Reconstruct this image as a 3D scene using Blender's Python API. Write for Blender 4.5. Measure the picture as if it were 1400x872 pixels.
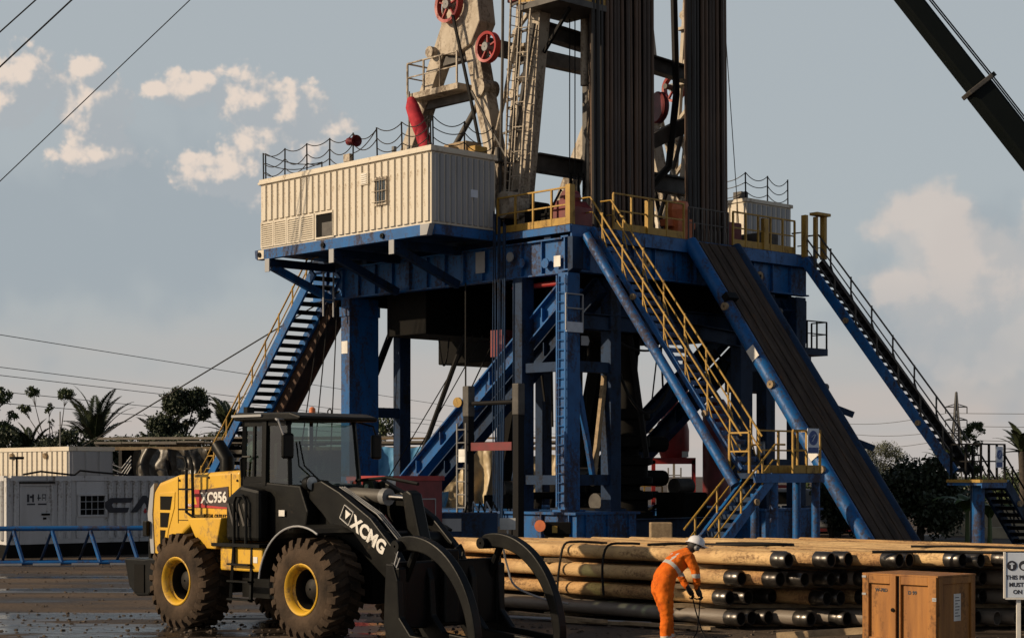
import bpy, math, random
from mathutils import Vector, Matrix
R = math.radians
PI = math.pi
random.seed(7)
for o in list(bpy.data.objects):
    bpy.data.objects.remove(o)
sc = bpy.context.scene
col = sc.collection

# ------------------------------------------------------------------ camera
cd = bpy.data.cameras.new('camera'); cam = bpy.data.objects.new('camera', cd); col.objects.link(cam)
cam.location = (0, 0, 2.58); cam.rotation_euler = (R(90), 0, 0)
cd.sensor_width = 36; cd.lens = 63.0; cd.shift_y = 0.153; cd.clip_end = 6000; cd.clip_start = .5
sc.camera = cam
sc.render.resolution_x = 1024; sc.render.resolution_y = 637

# ------------------------------------------------------------------ light
SUN_AZ = math.atan2(-.965, -.26); SUN_EL = R(24.5)
sdir = Vector((math.sin(SUN_AZ)*math.cos(SUN_EL), math.cos(SUN_AZ)*math.cos(SUN_EL), math.sin(SUN_EL)))
sl = bpy.data.lights.new('sun', 'SUN'); sl.energy = 4.6; sl.angle = R(.6); sl.color = (1, .79, .54)
so = bpy.data.objects.new('sun', sl); col.objects.link(so); so.location = (-60, -30, 60)
so.rotation_euler = sdir.to_track_quat('Z', 'Y').to_euler()
sc.view_settings.view_transform = 'Standard'; sc.view_settings.look = 'None'
sc.view_settings.exposure = 0.0; sc.view_settings.gamma = 1

# ------------------------------------------------------------------ sky with clouds (direction space)
wd = bpy.data.worlds.new('World'); sc.world = wd; wd.use_nodes = True
wn, wl = wd.node_tree.nodes, wd.node_tree.links
wn.clear()
def N(t, **k):
    n = wn.new(t)
    for a, b in k.items(): setattr(n, a, b)
    return n
def mth(op, a, b=None, c=None, clamp=False):
    n = N('ShaderNodeMath', operation=op); n.use_clamp = clamp
    for i, x in enumerate((a, b, c)):
        if x is None: continue
        if isinstance(x, (int, float)): n.inputs[i].default_value = x
        else: wl.new(x, n.inputs[i])
    return n.outputs[0]
def vmth(op, a, b=None):
    n = N('ShaderNodeVectorMath', operation=op)
    for i, x in enumerate((a, b)):
        if x is None: continue
        if isinstance(x, tuple): n.inputs[i].default_value = x
        else: wl.new(x, n.inputs[i])
    return n.outputs['Value'] if op == 'LENGTH' else n.outputs[0]
def sstep(x, lo, hi):
    n = N('ShaderNodeMapRange', interpolation_type='SMOOTHERSTEP'); wl.new(x, n.inputs[0])
    n.inputs[1].default_value = lo; n.inputs[2].default_value = hi
    return n.outputs[0]
def mixc(f, a, b):
    n = N('ShaderNodeMix', data_type='RGBA')
    for i, x in ((0, f), (6, a), (7, b)):
        if isinstance(x, (int, float)): n.inputs[i].default_value = x
        elif isinstance(x, tuple): n.inputs[i].default_value = (*x, 1)
        else: wl.new(x, n.inputs[i])
    return n.outputs[2]
sky = N('ShaderNodeTexSky', sky_type='NISHITA'); sky.sun_disc = False
sky.sun_elevation = SUN_EL; sky.sun_rotation = SUN_AZ
sky.air_density = 1.0; sky.dust_density = 2.5; sky.ozone_density = 1.2
SKY = 0.05
skyc = vmth('MULTIPLY', sky.outputs[0], (SKY, SKY, SKY))
tc = N('ShaderNodeTexCoord')
sep = N('ShaderNodeSeparateXYZ'); wl.new(tc.outputs['Generated'], sep.inputs[0])
az = mth('ARCTAN2', sep.outputs[0], sep.outputs[1])
comb = N('ShaderNodeCombineXYZ'); wl.new(az, comb.inputs[0]); wl.new(sep.outputs[2], comb.inputs[1])
P0 = vmth('SCALE', comb.outputs[0]); P0.node.inputs['Scale'].default_value = 57.3     # degrees: azimuth, elevation
# cumulus heads: azimuth, elevation, radius, radius (degrees)
heads = [(-15.3, 12.0, 1.15, .8), (-15.9, 11.2, 1.0, .7), (-13.2, 11.0, 1.0, 1.25), (-13.4, 12.3, .55, .4), (-13.0, 9.8, 1.2, .55), (-11.2, 11.8, .55, .28),
         (-10.2, 11.9, .95, .5), (-8.4, 11.6, 1.0, .8), (-7.2, 11.2, 1.25, .95), (-8.0, 10.3, 1.1, .9), (-9.0, 9.4, 1.5, .7), (-7.7, 8.9, 1.0, .6),
         (-5.7, 10.7, .8, .5), (-6.6, 10.1, 1.1, 1.0),
         (26, 9, 4, 2.5), (-26, 11, 5, 3), (50, 9, 7, 3), (-55, 11, 8, 4), (90, 12, 9, 4), (150, 14, 10, 5), (-110, 15, 9, 5)]
def field(off):
    p = vmth('ADD', P0, (off[0], off[1], 0)) if off[0] else P0
    n1 = N('ShaderNodeTexNoise', noise_dimensions='2D'); wl.new(p, n1.inputs['Vector'])
    n1.inputs['Scale'].default_value = .9; n1.inputs['Detail'].default_value = 7; n1.inputs['Roughness'].default_value = .55; n1.inputs['Distortion'].default_value = .35
    v1 = N('ShaderNodeTexVoronoi', feature='F1', voronoi_dimensions='2D'); wl.new(p, v1.inputs['Vector'])
    v1.inputs['Scale'].default_value = 1.9; v1.inputs['Detail'].default_value = 2; v1.inputs['Roughness'].default_value = .55
    g = None
    for cx, cy, rx, ry in heads:
        n = N('ShaderNodeVectorMath', operation='MULTIPLY_ADD'); wl.new(p, n.inputs[0])
        n.inputs[1].default_value = (1/rx, 1/ry, 0); n.inputs[2].default_value = (-cx/rx, -cy/ry, 0)
        l = vmth('LENGTH', n.outputs[0])
        g = l if g is None else mth('SMOOTH_MIN', g, l, .4)
    h = mth('MULTIPLY_ADD', n1.outputs['Fac'], 1.15, -.58)
    h = mth('SUBTRACT', h, mth('MULTIPLY_ADD', v1.outputs['Distance'], .42, -.18))
    return mth('SUBTRACT', h, g)
n_soft = N('ShaderNodeTexNoise', noise_dimensions='2D'); wl.new(P0, n_soft.inputs['Vector'])
n_soft.inputs['Scale'].default_value = .55; n_soft.inputs['Detail'].default_value = 6; n_soft.inputs['Roughness'].default_value = .5
gs = None
for cx, cy, rx, ry in [(13.2, 7.3, 1.9, 1.6), (14.6, 6.0, 3.2, 2.5), (13.6, 4.6, 2.6, 1.6), (17.5, 6.0, 2.5, 2.2)]:
    l = vmth('LENGTH', vmth('DIVIDE', vmth('SUBTRACT', P0, (cx, cy, 0)), (rx, ry, 1)))
    gs = l if gs is None else mth('SMOOTH_MIN', gs, l, .5)
gs = mth('SUBTRACT', mth('MULTIPLY_ADD', n_soft.outputs['Fac'], 1.5, -.75), gs)
soft = mth('MULTIPLY', sstep(gs, -1.12, -.62), mth('MULTIPLY_ADD', sstep(sep.outputs[2], .06, .12), .35, .2))
soft = mth('MULTIPLY', soft, mth('MULTIPLY_ADD', sstep(n_soft.outputs['Fac'], .38, .62), .55, .6))
f0 = field((0, 0)); f1 = field((-.4, .34))
mask = sstep(f0, -1.55, -1.0)
lit = sstep(mth('SUBTRACT', f0, f1), -.2, .78)
# wide soft grey-blue bank behind the heads and a warm veil low down
bank = None
for cx, cy, rx, ry in [(-10.5, 8.2, 6.5, 3.6), (-14.5, 6.8, 5.5, 3.4), (-7.2, 8.6, 3.4, 2.4), (14.5, 5.4, 4.5, 3.4), (-30, 8, 9, 4), (32, 8, 10, 4), (75, 9, 14, 6), (120, 9, 14, 6), (165, 9, 14, 6), (-165, 9, 14, 6), (-70, 9, 12, 5)]:
    l = vmth('LENGTH', vmth('DIVIDE', vmth('SUBTRACT', P0, (cx, cy, 0)), (rx, ry, 1)))
    l = mth('SUBTRACT', 1.0, l); bank = l if bank is None else mth('SMOOTH_MAX', bank, l, .3)
nb = N('ShaderNodeTexNoise', noise_dimensions='2D'); wl.new(P0, nb.inputs['Vector'])
nb.inputs['Scale'].default_value = .33; nb.inputs['Detail'].default_value = 3; nb.inputs['Roughness'].default_value = .5
bk = sstep(mth('ADD', bank, mth('MULTIPLY_ADD', nb.outputs['Fac'], 1.6, -.8)), -.15, .75)
strk = N('ShaderNodeTexNoise', noise_dimensions='2D'); wl.new(vmth('MULTIPLY', P0, (.12, .8, 1)), strk.inputs['Vector'])
strk.inputs['Scale'].default_value = 1.0; strk.inputs['Detail'].default_value = 3
veil = mth('MULTIPLY', sstep(sep.outputs[2], .13, .0), mth('MULTIPLY_ADD', strk.outputs['Fac'], .9, .28), clamp=True)
hzf = mth('MULTIPLY_ADD', sstep(sep.outputs[2], .50, .25), .66, .06)
base = mixc(hzf, skyc, (.525, .575, .60))
base = mixc(mth('MULTIPLY', veil, .85), base, (.58, .49, .435))
base = mixc(mth('MULTIPLY', bk, .7), base, (.335, .385, .425))
ccol = mixc(lit, (.41, .44, .465), (.80, .68, .585))
cmask = mth('MULTIPLY', mask, mth('MULTIPLY_ADD', lit, .2, .75))
base = mixc(soft, base, (.72, .615, .54))
allc = mixc(cmask, base, ccol)
bgn = N('ShaderNodeBackground'); wl.new(allc, bgn.inputs[0]); bgn.inputs[1].default_value = 1.0
wo = N('ShaderNodeOutputWorld'); wl.new(bgn.outputs[0], wo.inputs[0])
wd.cycles.sampling_method = 'MANUAL'; wd.cycles.sample_map_resolution = 256

# ------------------------------------------------------------------ helpers
Z = Vector((0, 0, 1))
RIG = (-2.56, 57.0, R(-47)); LOAD = (-3.51, 30.32, R(-44)); WORLD = (0, 0, 0)
OFF = {}
class MB:
    def __init__(s): s.v = []; s.f = []
    def add(s, vs, fs):
        n = len(s.v); s.v += [tuple(p) for p in vs]; s.f += [tuple(i+n for i in f) for f in fs]; return s
    def box(s, x0, x1, y0, y1, z0, z1):
        return s.add([(x0,y0,z0),(x1,y0,z0),(x1,y1,z0),(x0,y1,z0),(x0,y0,z1),(x1,y0,z1),(x1,y1,z1),(x0,y1,z1)],
                     [(0,3,2,1),(4,5,6,7),(0,1,5,4),(1,2,6,5),(2,3,7,6),(3,0,4,7)])
    def bar(s, p, q, w, h, up=Z):
        p = Vector(p); q = Vector(q); d = (q-p).normalized(); up = Vector(up)
        r = d.cross(up)
        if r.length < 1e-4: r = d.cross(Vector((1, 0, 0)))
        r.normalize(); u = r.cross(d).normalized(); r = r*(w/2); u = u*(h/2)
        return s.add([p-r-u, p+r-u, p+r+u, p-r+u, q-r-u, q+r-u, q+r+u, q-r+u],
                     [(0,1,2,3),(7,6,5,4),(0,4,5,1),(1,5,6,2),(2,6,7,3),(3,7,4,0)])
    def ibeam(s, p, q, w, h, t=.03, up=Z):
        p = Vector(p); q = Vector(q); d = (q-p).normalized(); r = d.cross(Vector(up)).normalized(); u = r.cross(d).normalized()
        s.bar(p, q, t, h-2*t, up); s.bar(p+u*(h/2-t/2), q+u*(h/2-t/2), w, t, up); s.bar(p-u*(h/2-t/2), q-u*(h/2-t/2), w, t, up); return s
    def tube(s, pts, r, n=8, cap=True, closed=False):
        pts = [Vector(p) for p in pts]; k = len(pts); rs = r if isinstance(r, (list, tuple)) else [r]*k
        b = len(s.v); pr = None
        for i, p in enumerate(pts):
            if closed: d = pts[(i+1) % k]-pts[i-1]
            else: d = pts[min(i+1, k-1)]-pts[max(i-1, 0)]
            d.normalize()
            if pr is None:
                a = d.cross(Z)
                if a.length < .01: a = d.cross(Vector((1, 0, 0)))
            else: a = pr-d*pr.dot(d)
            a.normalize(); pr = a; c = d.cross(a)
            for j in range(n):
                t = 2*PI*j/n; s.v.append(tuple(p+(a*math.cos(t)+c*math.sin(t))*rs[i]))
        for i in range(k if closed else k-1):
            i2 = (i+1) % k
            for j in range(n):
                s.f.append((b+i*n+j, b+i*n+(j+1) % n, b+i2*n+(j+1) % n, b+i2*n+j))
        if cap and not closed:
            s.f.append(tuple(b+j for j in reversed(range(n)))); s.f.append(tuple(b+(k-1)*n+j for j in range(n)))
        return s
    def lathe(s, prof, c=(0, 0, 0), ax=(0, 1, 0), n=24):
        c = Vector(c); ax = Vector(ax).normalized(); a = ax.cross(Z)
        if a.length < .01: a = Vector((1, 0, 0))
        a.normalize(); d = ax.cross(a); b = len(s.v); k = len(prof)
        for r, t in prof:
            for j in range(n):
                th = 2*PI*j/n; s.v.append(tuple(c+ax*t+(a*math.cos(th)+d*math.sin(th))*r))
        for i in range(k-1):
            for j in range(n):
                s.f.append((b+i*n+j, b+i*n+(j+1) % n, b+(i+1)*n+(j+1) % n, b+(i+1)*n+j))
        if prof[0][0] > 1e-4 and False: pass
        return s
    def cyl(s, p, q, r, n=12, r2=None): return s.tube([p, q], [r, r if r2 is None else r2], n)
    def prism(s, poly, ax, lo, hi):
        def m(u, v, t): return {'x': (t, u, v), 'y': (u, t, v), 'z': (u, v, t)}[ax]
        k = len(poly); a = [m(u, v, lo) for u, v in poly]; b = [m(u, v, hi) for u, v in poly]
        return s.add(a+b, [tuple(range(k)), tuple(range(2*k-1, k-1, -1))]+[(i, i+k, (i+1) % k+k, (i+1) % k) for i in range(k)])
    def sheet(s, fn, nu, nv, th=0):
        b = len(s.v)
        for i in range(nu+1):
            for j in range(nv+1): s.v.append(tuple(fn(i/nu, j/nv)))
        for i in range(nu):
            for j in range(nv): q = b+i*(nv+1)+j; s.f.append((q, q+nv+1, q+nv+2, q+1))
        return s
    def mesh(s, name, off=(0, 0, 0), smooth=False):
        me = bpy.data.meshes.new(name); o = Vector(off)
        me.from_pydata([tuple(Vector(p)-o) for p in s.v], [], s.f); me.update()
        import bmesh
        bm = bmesh.new(); bm.from_mesh(me); bmesh.ops.recalc_face_normals(bm, faces=bm.faces); bm.to_mesh(me); bm.free()
        if smooth:
            for p in me.polygons: p.use_smooth = True
            me.set_sharp_from_angle(angle=R(38))
        return me
def setp(o, label=None, cat=None, group=None, kind=None):
    for k, v in (('label', label), ('category', cat), ('group', group), ('kind', kind)):
        if v: o[k] = v
def place(o, at, fr):
    x, y, t = fr; c, s_ = math.cos(t), math.sin(t)
    o.location = (x+c*at[0]-s_*at[1], y+s_*at[0]+c*at[1], at[2]); o.rotation_euler = (0, 0, t)
def thing(name, label, cat, at, fr=RIG, group=None):
    o = bpy.data.objects.new(name, None); col.objects.link(o); o.empty_display_size = .3
    place(o, at, fr); OFF[o.name] = tuple(at); setp(o, label, cat, group); return o
def part(name, mb, m, par, label=None, smooth=False, bevel=0, kind=None):
    off = OFF[par.name]; me = mb if isinstance(mb, bpy.types.Mesh) else mb.mesh(name, off, smooth)
    o = bpy.data.objects.new(name, me); col.objects.link(o); o.parent = par; OFF[o.name] = off
    if m and not me.materials: me.materials.append(m)
    setp(o, label, kind=kind)
    if bevel: bv(o, bevel)
    return o
def bv(o, w, seg=2):
    b = o.modifiers.new('bevel', 'BEVEL'); b.width = w; b.segments = seg; b.limit_method = 'ANGLE'; b.angle_limit = R(35)
def piece(name, me, par, loc, m=None, rot=(0, 0, 0), label=None):      # a part that shares mesh data
    o = bpy.data.objects.new(name, me); col.objects.link(o); o.parent = par; off = OFF[par.name]; OFF[o.name] = off
    o.location = Vector(loc)-Vector(off); o.rotation_euler = rot
    if m and not me.materials: me.materials.append(m)
    setp(o, label); return o
def single(name, mb, m, label, cat, at, fr=RIG, group=None, smooth=False, bevel=0, kind=None):
    me = mb if isinstance(mb, bpy.types.Mesh) else mb.mesh(name, at, smooth)
    o = bpy.data.objects.new(name, me); col.objects.link(o); place(o, at, fr); OFF[o.name] = tuple(at)
    if m and not me.materials: me.materials.append(m)
    setp(o, label, cat, group, kind)
    if bevel: bv(o, bevel)
    return o
def structure(name, mb, m, at=(0, 0, 0), fr=WORLD, kind='structure', label=None):
    o = single(name, mb, m, label, None, at, fr); o['kind'] = kind; return o
def text_mesh(s, size, o, right, up, ext=.004, bold=0.0, align='LEFT'):
    c = bpy.data.curves.new('lettering', 'FONT'); c.body = s; c.size = size; c.extrude = ext; c.offset = bold; c.align_x = align; c.resolution_u = 3
    t = bpy.data.objects.new('lettering', c); col.objects.link(t); bpy.context.view_layer.update()
    me = bpy.data.meshes.new_from_object(t.evaluated_get(bpy.context.evaluated_depsgraph_get()))
    bpy.data.objects.remove(t)
    r = Vector(right).normalized(); u = Vector(up); u = (u-r*u.dot(r)).normalized(); n = r.cross(u)
    M = Matrix((r, u, n)).transposed().to_4x4(); M.translation = Vector(o); me.transform(M); return me
def lettering(s, size, o, right, up, m, par, **k):
    me = text_mesh(s, size, Vector(o)-Vector(OFF[par.name]), right, up, **k)
    me.materials.clear(); return part('lettering', me, m, par)
ORD = ['first','second','third','fourth','fifth','sixth','seventh','eighth','ninth','tenth','eleventh','twelfth','thirteenth','fourteenth','fifteenth','sixteenth','seventeenth','eighteenth','nineteenth','twentieth','twenty-first','twenty-second','twenty-third','twenty-fourth','twenty-fifth','twenty-sixth']

# ------------------------------------------------------------------ materials
def pm(name, c, c2=None, sc_=3.0, rough=.55, metal=0, bump=0.0, bsc=30, amt=.5, detail=5, stretch=None, spec=.5, rv=.12, coat=0, dirt=None, dcov=.35, dsc=2.5, dst=(1, 1, .3), drough=.85):
    m = bpy.data.materials.new(name); m.use_nodes = True; n, l = m.node_tree.nodes, m.node_tree.links
    p = n['Principled BSDF']; tcx = n.new('ShaderNodeTexCoord'); vec = tcx.outputs['Object']
    if stretch:
        mp = n.new('ShaderNodeMapping'); mp.inputs['Scale'].default_value = stretch; l.new(vec, mp.inputs[0]); vec = mp.outputs[0]
    t = n.new('ShaderNodeTexNoise'); t.inputs['Scale'].default_value = sc_; t.inputs['Detail'].default_value = detail; t.inputs['Roughness'].default_value = .62
    l.new(vec, t.inputs['Vector'])
    r = n.new('ShaderNodeValToRGB'); r.color_ramp.elements[0].position = .5-.28*amt; r.color_ramp.elements[1].position = .5+.32*amt
    r.color_ramp.elements[0].color = (*c, 1); r.color_ramp.elements[1].color = (*(c2 or tuple(x*.72 for x in c)), 1)
    l.new(t.outputs['Fac'], r.inputs[0]); outc = r.outputs[0]
    mr = n.new('ShaderNodeMapRange'); mr.inputs[3].default_value = max(.02, rough-rv); mr.inputs[4].default_value = min(1, rough+rv)
    l.new(t.outputs['Fac'], mr.inputs[0]); outr = mr.outputs[0]
    if dirt:
        def nz(scale, vec_, det):
            q = n.new('ShaderNodeTexNoise'); q.inputs['Scale'].default_value = scale; q.inputs['Detail'].default_value = det; q.inputs['Roughness'].default_value = .68; l.new(vec_, q.inputs['Vector']); return q.outputs['Fac']
        m1 = n.new('ShaderNodeMapping'); m1.inputs['Scale'].default_value = dst; m1.inputs['Location'].default_value = (3.1, 7.7, 1.3); l.new(tcx.outputs['Object'], m1.inputs[0])
        ma = n.new('ShaderNodeMath'); ma.operation = 'MULTIPLY_ADD'; l.new(nz(dsc, m1.outputs[0], 8), ma.inputs[0]); ma.inputs[1].default_value = .65
        mb_ = n.new('ShaderNodeMath'); mb_.operation = 'MULTIPLY'; l.new(nz(dsc*7, tcx.outputs['Object'], 4), mb_.inputs[0]); mb_.inputs[1].default_value = .35; l.new(mb_.outputs[0], ma.inputs[2])
        rg = n.new('ShaderNodeMapRange'); l.new(ma.outputs[0], rg.inputs[0]); c_ = .64-.28*dcov; rg.inputs[1].default_value = c_; rg.inputs[2].default_value = c_+.10; rg.inputs[4].default_value = .85
        mx_ = n.new('ShaderNodeMix'); mx_.data_type = 'RGBA'; l.new(rg.outputs[0], mx_.inputs[0]); l.new(outc, mx_.inputs[6]); mx_.inputs[7].default_value = (*dirt, 1); outc = mx_.outputs[2]
        mz = n.new('ShaderNodeMix'); l.new(rg.outputs[0], mz.inputs[0]); l.new(outr, mz.inputs[2]); mz.inputs[3].default_value = drough; outr = mz.outputs[0]
    l.new(outc, p.inputs['Base Color']); l.new(outr, p.inputs['Roughness'])
    p.inputs['Metallic'].default_value = metal; p.inputs['Specular IOR Level'].default_value = spec; p.inputs['Coat Weight'].default_value = coat
    if bump:
        t2 = n.new('ShaderNodeTexNoise'); t2.inputs['Scale'].default_value = bsc; t2.inputs['Detail'].default_value = 3; l.new(vec, t2.inputs['Vector'])
        b = n.new('ShaderNodeBump'); b.inputs['Strength'].default_value = bump; b.inputs['Distance'].default_value = .02
        l.new(t2.outputs['Fac'], b.inputs['Height']); l.new(b.outputs[0], p.inputs['Normal'])
    return m
def glass(name, c, rough=.05, alpha=.35):
    m = bpy.data.materials.new(name); m.use_nodes = True; n, l = m.node_tree.nodes, m.node_tree.links; n.clear()
    o = n.new('ShaderNodeOutputMaterial'); mx = n.new('ShaderNodeMixShader'); g = n.new('ShaderNodeBsdfGlossy'); t = n.new('ShaderNodeBsdfTransparent')
    t.inputs[0].default_value = (*c, 1); g.inputs['Roughness'].default_value = rough; mx.inputs[0].default_value = alpha
    l.new(t.outputs[0], mx.inputs[1]); l.new(g.outputs[0], mx.inputs[2]); l.new(mx.outputs[0], o.inputs[0]); return m
M = {}
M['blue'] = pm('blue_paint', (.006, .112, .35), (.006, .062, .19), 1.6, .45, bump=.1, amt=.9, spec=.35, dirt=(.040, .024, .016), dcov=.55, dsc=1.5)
M['navy'] = pm('navy_and_shaded_blue', (.005, .030, .085), (.005, .016, .042), 1.5, .6, amt=.9, spec=.25, dirt=(.014, .011, .009), dcov=.5, dsc=1.5)  # also the shaded copy of the blue paint, for inward-facing parts
M['black'] = pm('black_steel', (.004, .004, .005), (.009, .008, .008), 3, .65, bump=.1, spec=.15)
M['dark'] = pm('shade_dark_machinery', (.004, .004, .004), (.009, .008, .007), 2, .8, bump=.2, spec=.12)  # near-black colour also holds the shade below the drill floor
M['yellow'] = pm('yellow_rail_paint', (.42, .25, .032), (.28, .155, .025), 4, .55, amt=.8, dirt=(.07, .04, .018), dcov=.42, dsc=4)
M['cream'] = pm('cream_panel_paint', (.62, .57, .48), (.51, .45, .36), 1.1, .5, bump=.05, amt=1.1, stretch=(1, 1, .35), dirt=(.24, .17, .10), dcov=.27, dsc=1.4, dst=(1.5, 1.5, .2))
M['mast'] = pm('weathered_cream_steel', (.47, .41, .33), (.30, .245, .18), 1.8, .6, bump=.25, amt=.9, dirt=(.085, .06, .042), dcov=.55, dsc=1.5)
M['mastdk'] = pm('dirty_grey_steel', (.075, .068, .060), (.035, .03, .027), 2, .6, bump=.2)
M['red'] = pm('red_paint', (.36, .020, .018), (.20, .014, .013), 2.5, .5, amt=.8, dirt=(.06, .02, .014), dcov=.35, dsc=3)
M['maroon'] = pm('maroon_paint', (.16, .012, .016), (.09, .010, .012), 2, .5)
M['orange'] = pm('orange_paint', (.60, .16, .05), (.4, .1, .04), 2, .5)
M['white'] = pm('white_paint', (.72, .70, .66), (.55, .53, .5), 3, .5)
M['grey'] = pm('grey_steel', (.20, .20, .20), (.12, .12, .12), 3, .5)
M['lgrey'] = pm('light_grey_and_shaded_cream', (.34, .345, .36), (.24, .245, .255), 1.2, .55, amt=1.0, stretch=(1, 1, .4))  # also the shaded copy of the cream cabin paint
M['cont'] = pm('dirty_white_container', (.56, .56, .57), (.38, .37, .36), 1.3, .6, amt=1.1, stretch=(1, 1, .25), dirt=(.11, .08, .055), dcov=.32, dsc=1.5, dst=(2, 2, .2))
M['stand'] = pm('drill_pipe_steel', (.065, .042, .032), (.020, .016, .015), 1.5, .45, metal=.5, bump=.1, stretch=(3, 3, .25))
M['stand2'] = pm('sunlit_brown_drill_pipe', (.13, .075, .045), (.05, .032, .024), 1.6, .6, metal=.2, bump=.15, stretch=(3, 3, .22))  # brown variant paints sunlit stripes in among the racked pipes
M['stand3'] = pm('black_drill_pipe', (.014, .013, .013), (.028, .024, .022), 1.5, .5, metal=.4, stretch=(3, 3, .25))
M['casing'] = pm('rusty_casing', (.64, .40, .165), (.29, .145, .055), 3.2, .78, bump=.6, bsc=45, amt=.62, detail=9, stretch=(.4, 1, 1), dirt=(.085, .04, .018), dcov=.52, dsc=2.6, dst=(.35, 1, 1))
M['casing2'] = pm('pale_rusty_casing', (.72, .49, .23), (.34, .19, .08), 2.8, .8, bump=.55, bsc=45, amt=.7, detail=9, stretch=(.4, 1, 1), dirt=(.13, .065, .028), dcov=.42, dsc=2.4, dst=(.35, 1, 1))
M['casing3'] = pm('grey_casing', (.20, .17, .14), (.10, .075, .055), 2.0, .55, bump=.2, amt=1.1, stretch=(.4, 1, 1))
M['thread'] = pm('bare_coupling_steel', (.14, .13, .12), (.05, .045, .042), 5, .34, metal=.85, bump=.1)
M['rubber'] = pm('dusty_tyre_rubber', (.080, .053, .034), (.014, .011, .009), 2.4, .9, bump=.4, amt=.75, spec=.2)
M['rubber2'] = pm('black_rubber', (.010, .010, .010), (.018, .017, .016), 3, .7)
M['cat'] = pm('loader_yellow', (.70, .42, .030), (.56, .31, .022), 1.4, .4, amt=.8, coat=.15, bump=.04, dirt=(.15, .085, .035), dcov=.42, dsc=1.8, dst=(1, 1, .5))
M['catdk'] = pm('loader_black', (.004, .004, .004), (.007, .007, .006), 3, .42, bump=.06, spec=.16, dirt=(.030, .021, .014), dcov=.14, dsc=2.2, dst=(1, 1, .6))
M['hub'] = pm('loader_hub', (.006, .006, .006), (.016, .014, .012), 5, .6, bump=.1, spec=.2)
M['chrome'] = pm('polished_rod', (.55, .53, .5), (.4, .38, .36), 4, .22, metal=1)
M['decal'] = pm('dark_decal', (.045, .022, .024), (.03, .018, .018), 4, .5)
M['tan'] = pm('tan_wood_pad', (.33, .24, .14), (.2, .14, .08), 6, .8, bump=.3)
M['wood'] = pm('crate_plywood', (.40, .165, .024), (.15, .052, .009), 1.5, .62, bump=.2, bsc=22, amt=.75, detail=9, stretch=(3.4, 3.4, .3), dirt=(.07, .032, .012), dcov=.38, dsc=2.2)
M['ramp'] = pm('weathered_ramp_planks', (.075, .052, .038), (.028, .020, .016), 2.2, .8, bump=.4, stretch=(.35, 2, .35), spec=.2, dirt=(.10, .045, .018), dcov=.3, dsc=1.2, dst=(.4, 2, .4))
M['rust'] = pm('rusty_slide', (.075, .036, .020), (.03, .017, .012), 1.8, .8, bump=.2)
M['rope'] = pm('dark_cable', (.007, .007, .007), (.014, .012, .011), 6, .75, spec=.25)
M['chain'] = pm('chain_steel', (.05, .045, .042), (.025, .022, .02), 8, .5, metal=.4)
M['concrete'] = pm('pale_yard_concrete', (.40, .33, .22), (.26, .21, .15), 1.2, .85, bump=.2)
M['glass'] = glass('green_tinted_glass', (.34, .45, .41), alpha=.14)
M['glass2'] = glass('clear_glass', (.8, .83, .8), alpha=.12)
M['lens'] = pm('lamp_lens', (.5, .5, .48), (.35, .35, .34), 6, .15)
M['sign'] = pm('sign_blue', (.02, .07, .26), (.02, .05, .2), 4, .5)
M['signw'] = pm('sign_face', (.60, .66, .76), (.5, .56, .66), 3, .5)
M['ink'] = pm('black_print', (.02, .02, .03), (.035, .035, .04), 5, .6)
M['redink'] = pm('red_print', (.45, .02, .025), (.35, .02, .02), 5, .5)
M['orangecloth'] = pm('orange_coverall', (.70, .15, .010), (.50, .09, .007), 6, .92, bump=.9, bsc=9, spec=.2, dirt=(.16, .045, .012), dcov=.36, dsc=5, dst=(1, 1, .6))
M['tape'] = pm('reflective_tape', (.50, .49, .45), (.36, .35, .32), 12, .45)
M['skin'] = pm('dark_skin', (.045, .024, .016), (.032, .018, .012), 8, .6)
M['glove'] = pm('dark_glove', (.018, .017, .018), (.03, .027, .025), 14, .85, bump=.3)
M['helmet'] = pm('white_helmet', (.72, .72, .74), (.62, .62, .65), 4, .3)
M['redcloth'] = pm('red_windsock', (.42, .015, .03), (.26, .01, .022), 5, .85, bump=.4, bsc=9)
M['bark'] = pm('bark', (.055, .042, .030), (.028, .022, .017), 6, .9, bump=.5)
M['leaf'] = pm('foliage', (.030, .050, .014), (.055, .075, .020), 1.3, .6, amt=.8)
M['leafdk'] = pm('dark_foliage', (.016, .026, .010), (.030, .042, .014), 1.3, .6, amt=.8)
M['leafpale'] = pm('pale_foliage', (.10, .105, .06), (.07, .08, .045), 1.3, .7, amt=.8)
M['leafbright'] = pm('banana_leaf', (.06, .095, .016), (.035, .06, .012), 2, .5)
M['pylon'] = pm('galvanised_lattice', (.075, .078, .08), (.055, .058, .06), 1, .7)
M['tarpblk'] = pm('shiny_dark_tarp', (.11, .095, .075), (.020, .018, .016), 1.8, .42, bump=.5, bsc=6, amt=.6)
M['tarpgold'] = pm('sunlit_tan_tarp', (.56, .45, .28), (.30, .22, .12), 1.3, .5, bump=.6, bsc=5, amt=.7)
M['tarpblue'] = pm('blue_tarp', (.12, .38, .66), (.08, .26, .50), 1.5, .5, bump=.5, bsc=4, amt=.8)
M['roof'] = pm('shed_roof_sheet', (.30, .26, .21), (.17, .15, .125), 1.4, .6, amt=.9)
M['boomdk'] = pm('crane_boom_paint', (.003, .005, .005), (.004, .006, .006), 1.5, .6, spec=.12)

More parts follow.
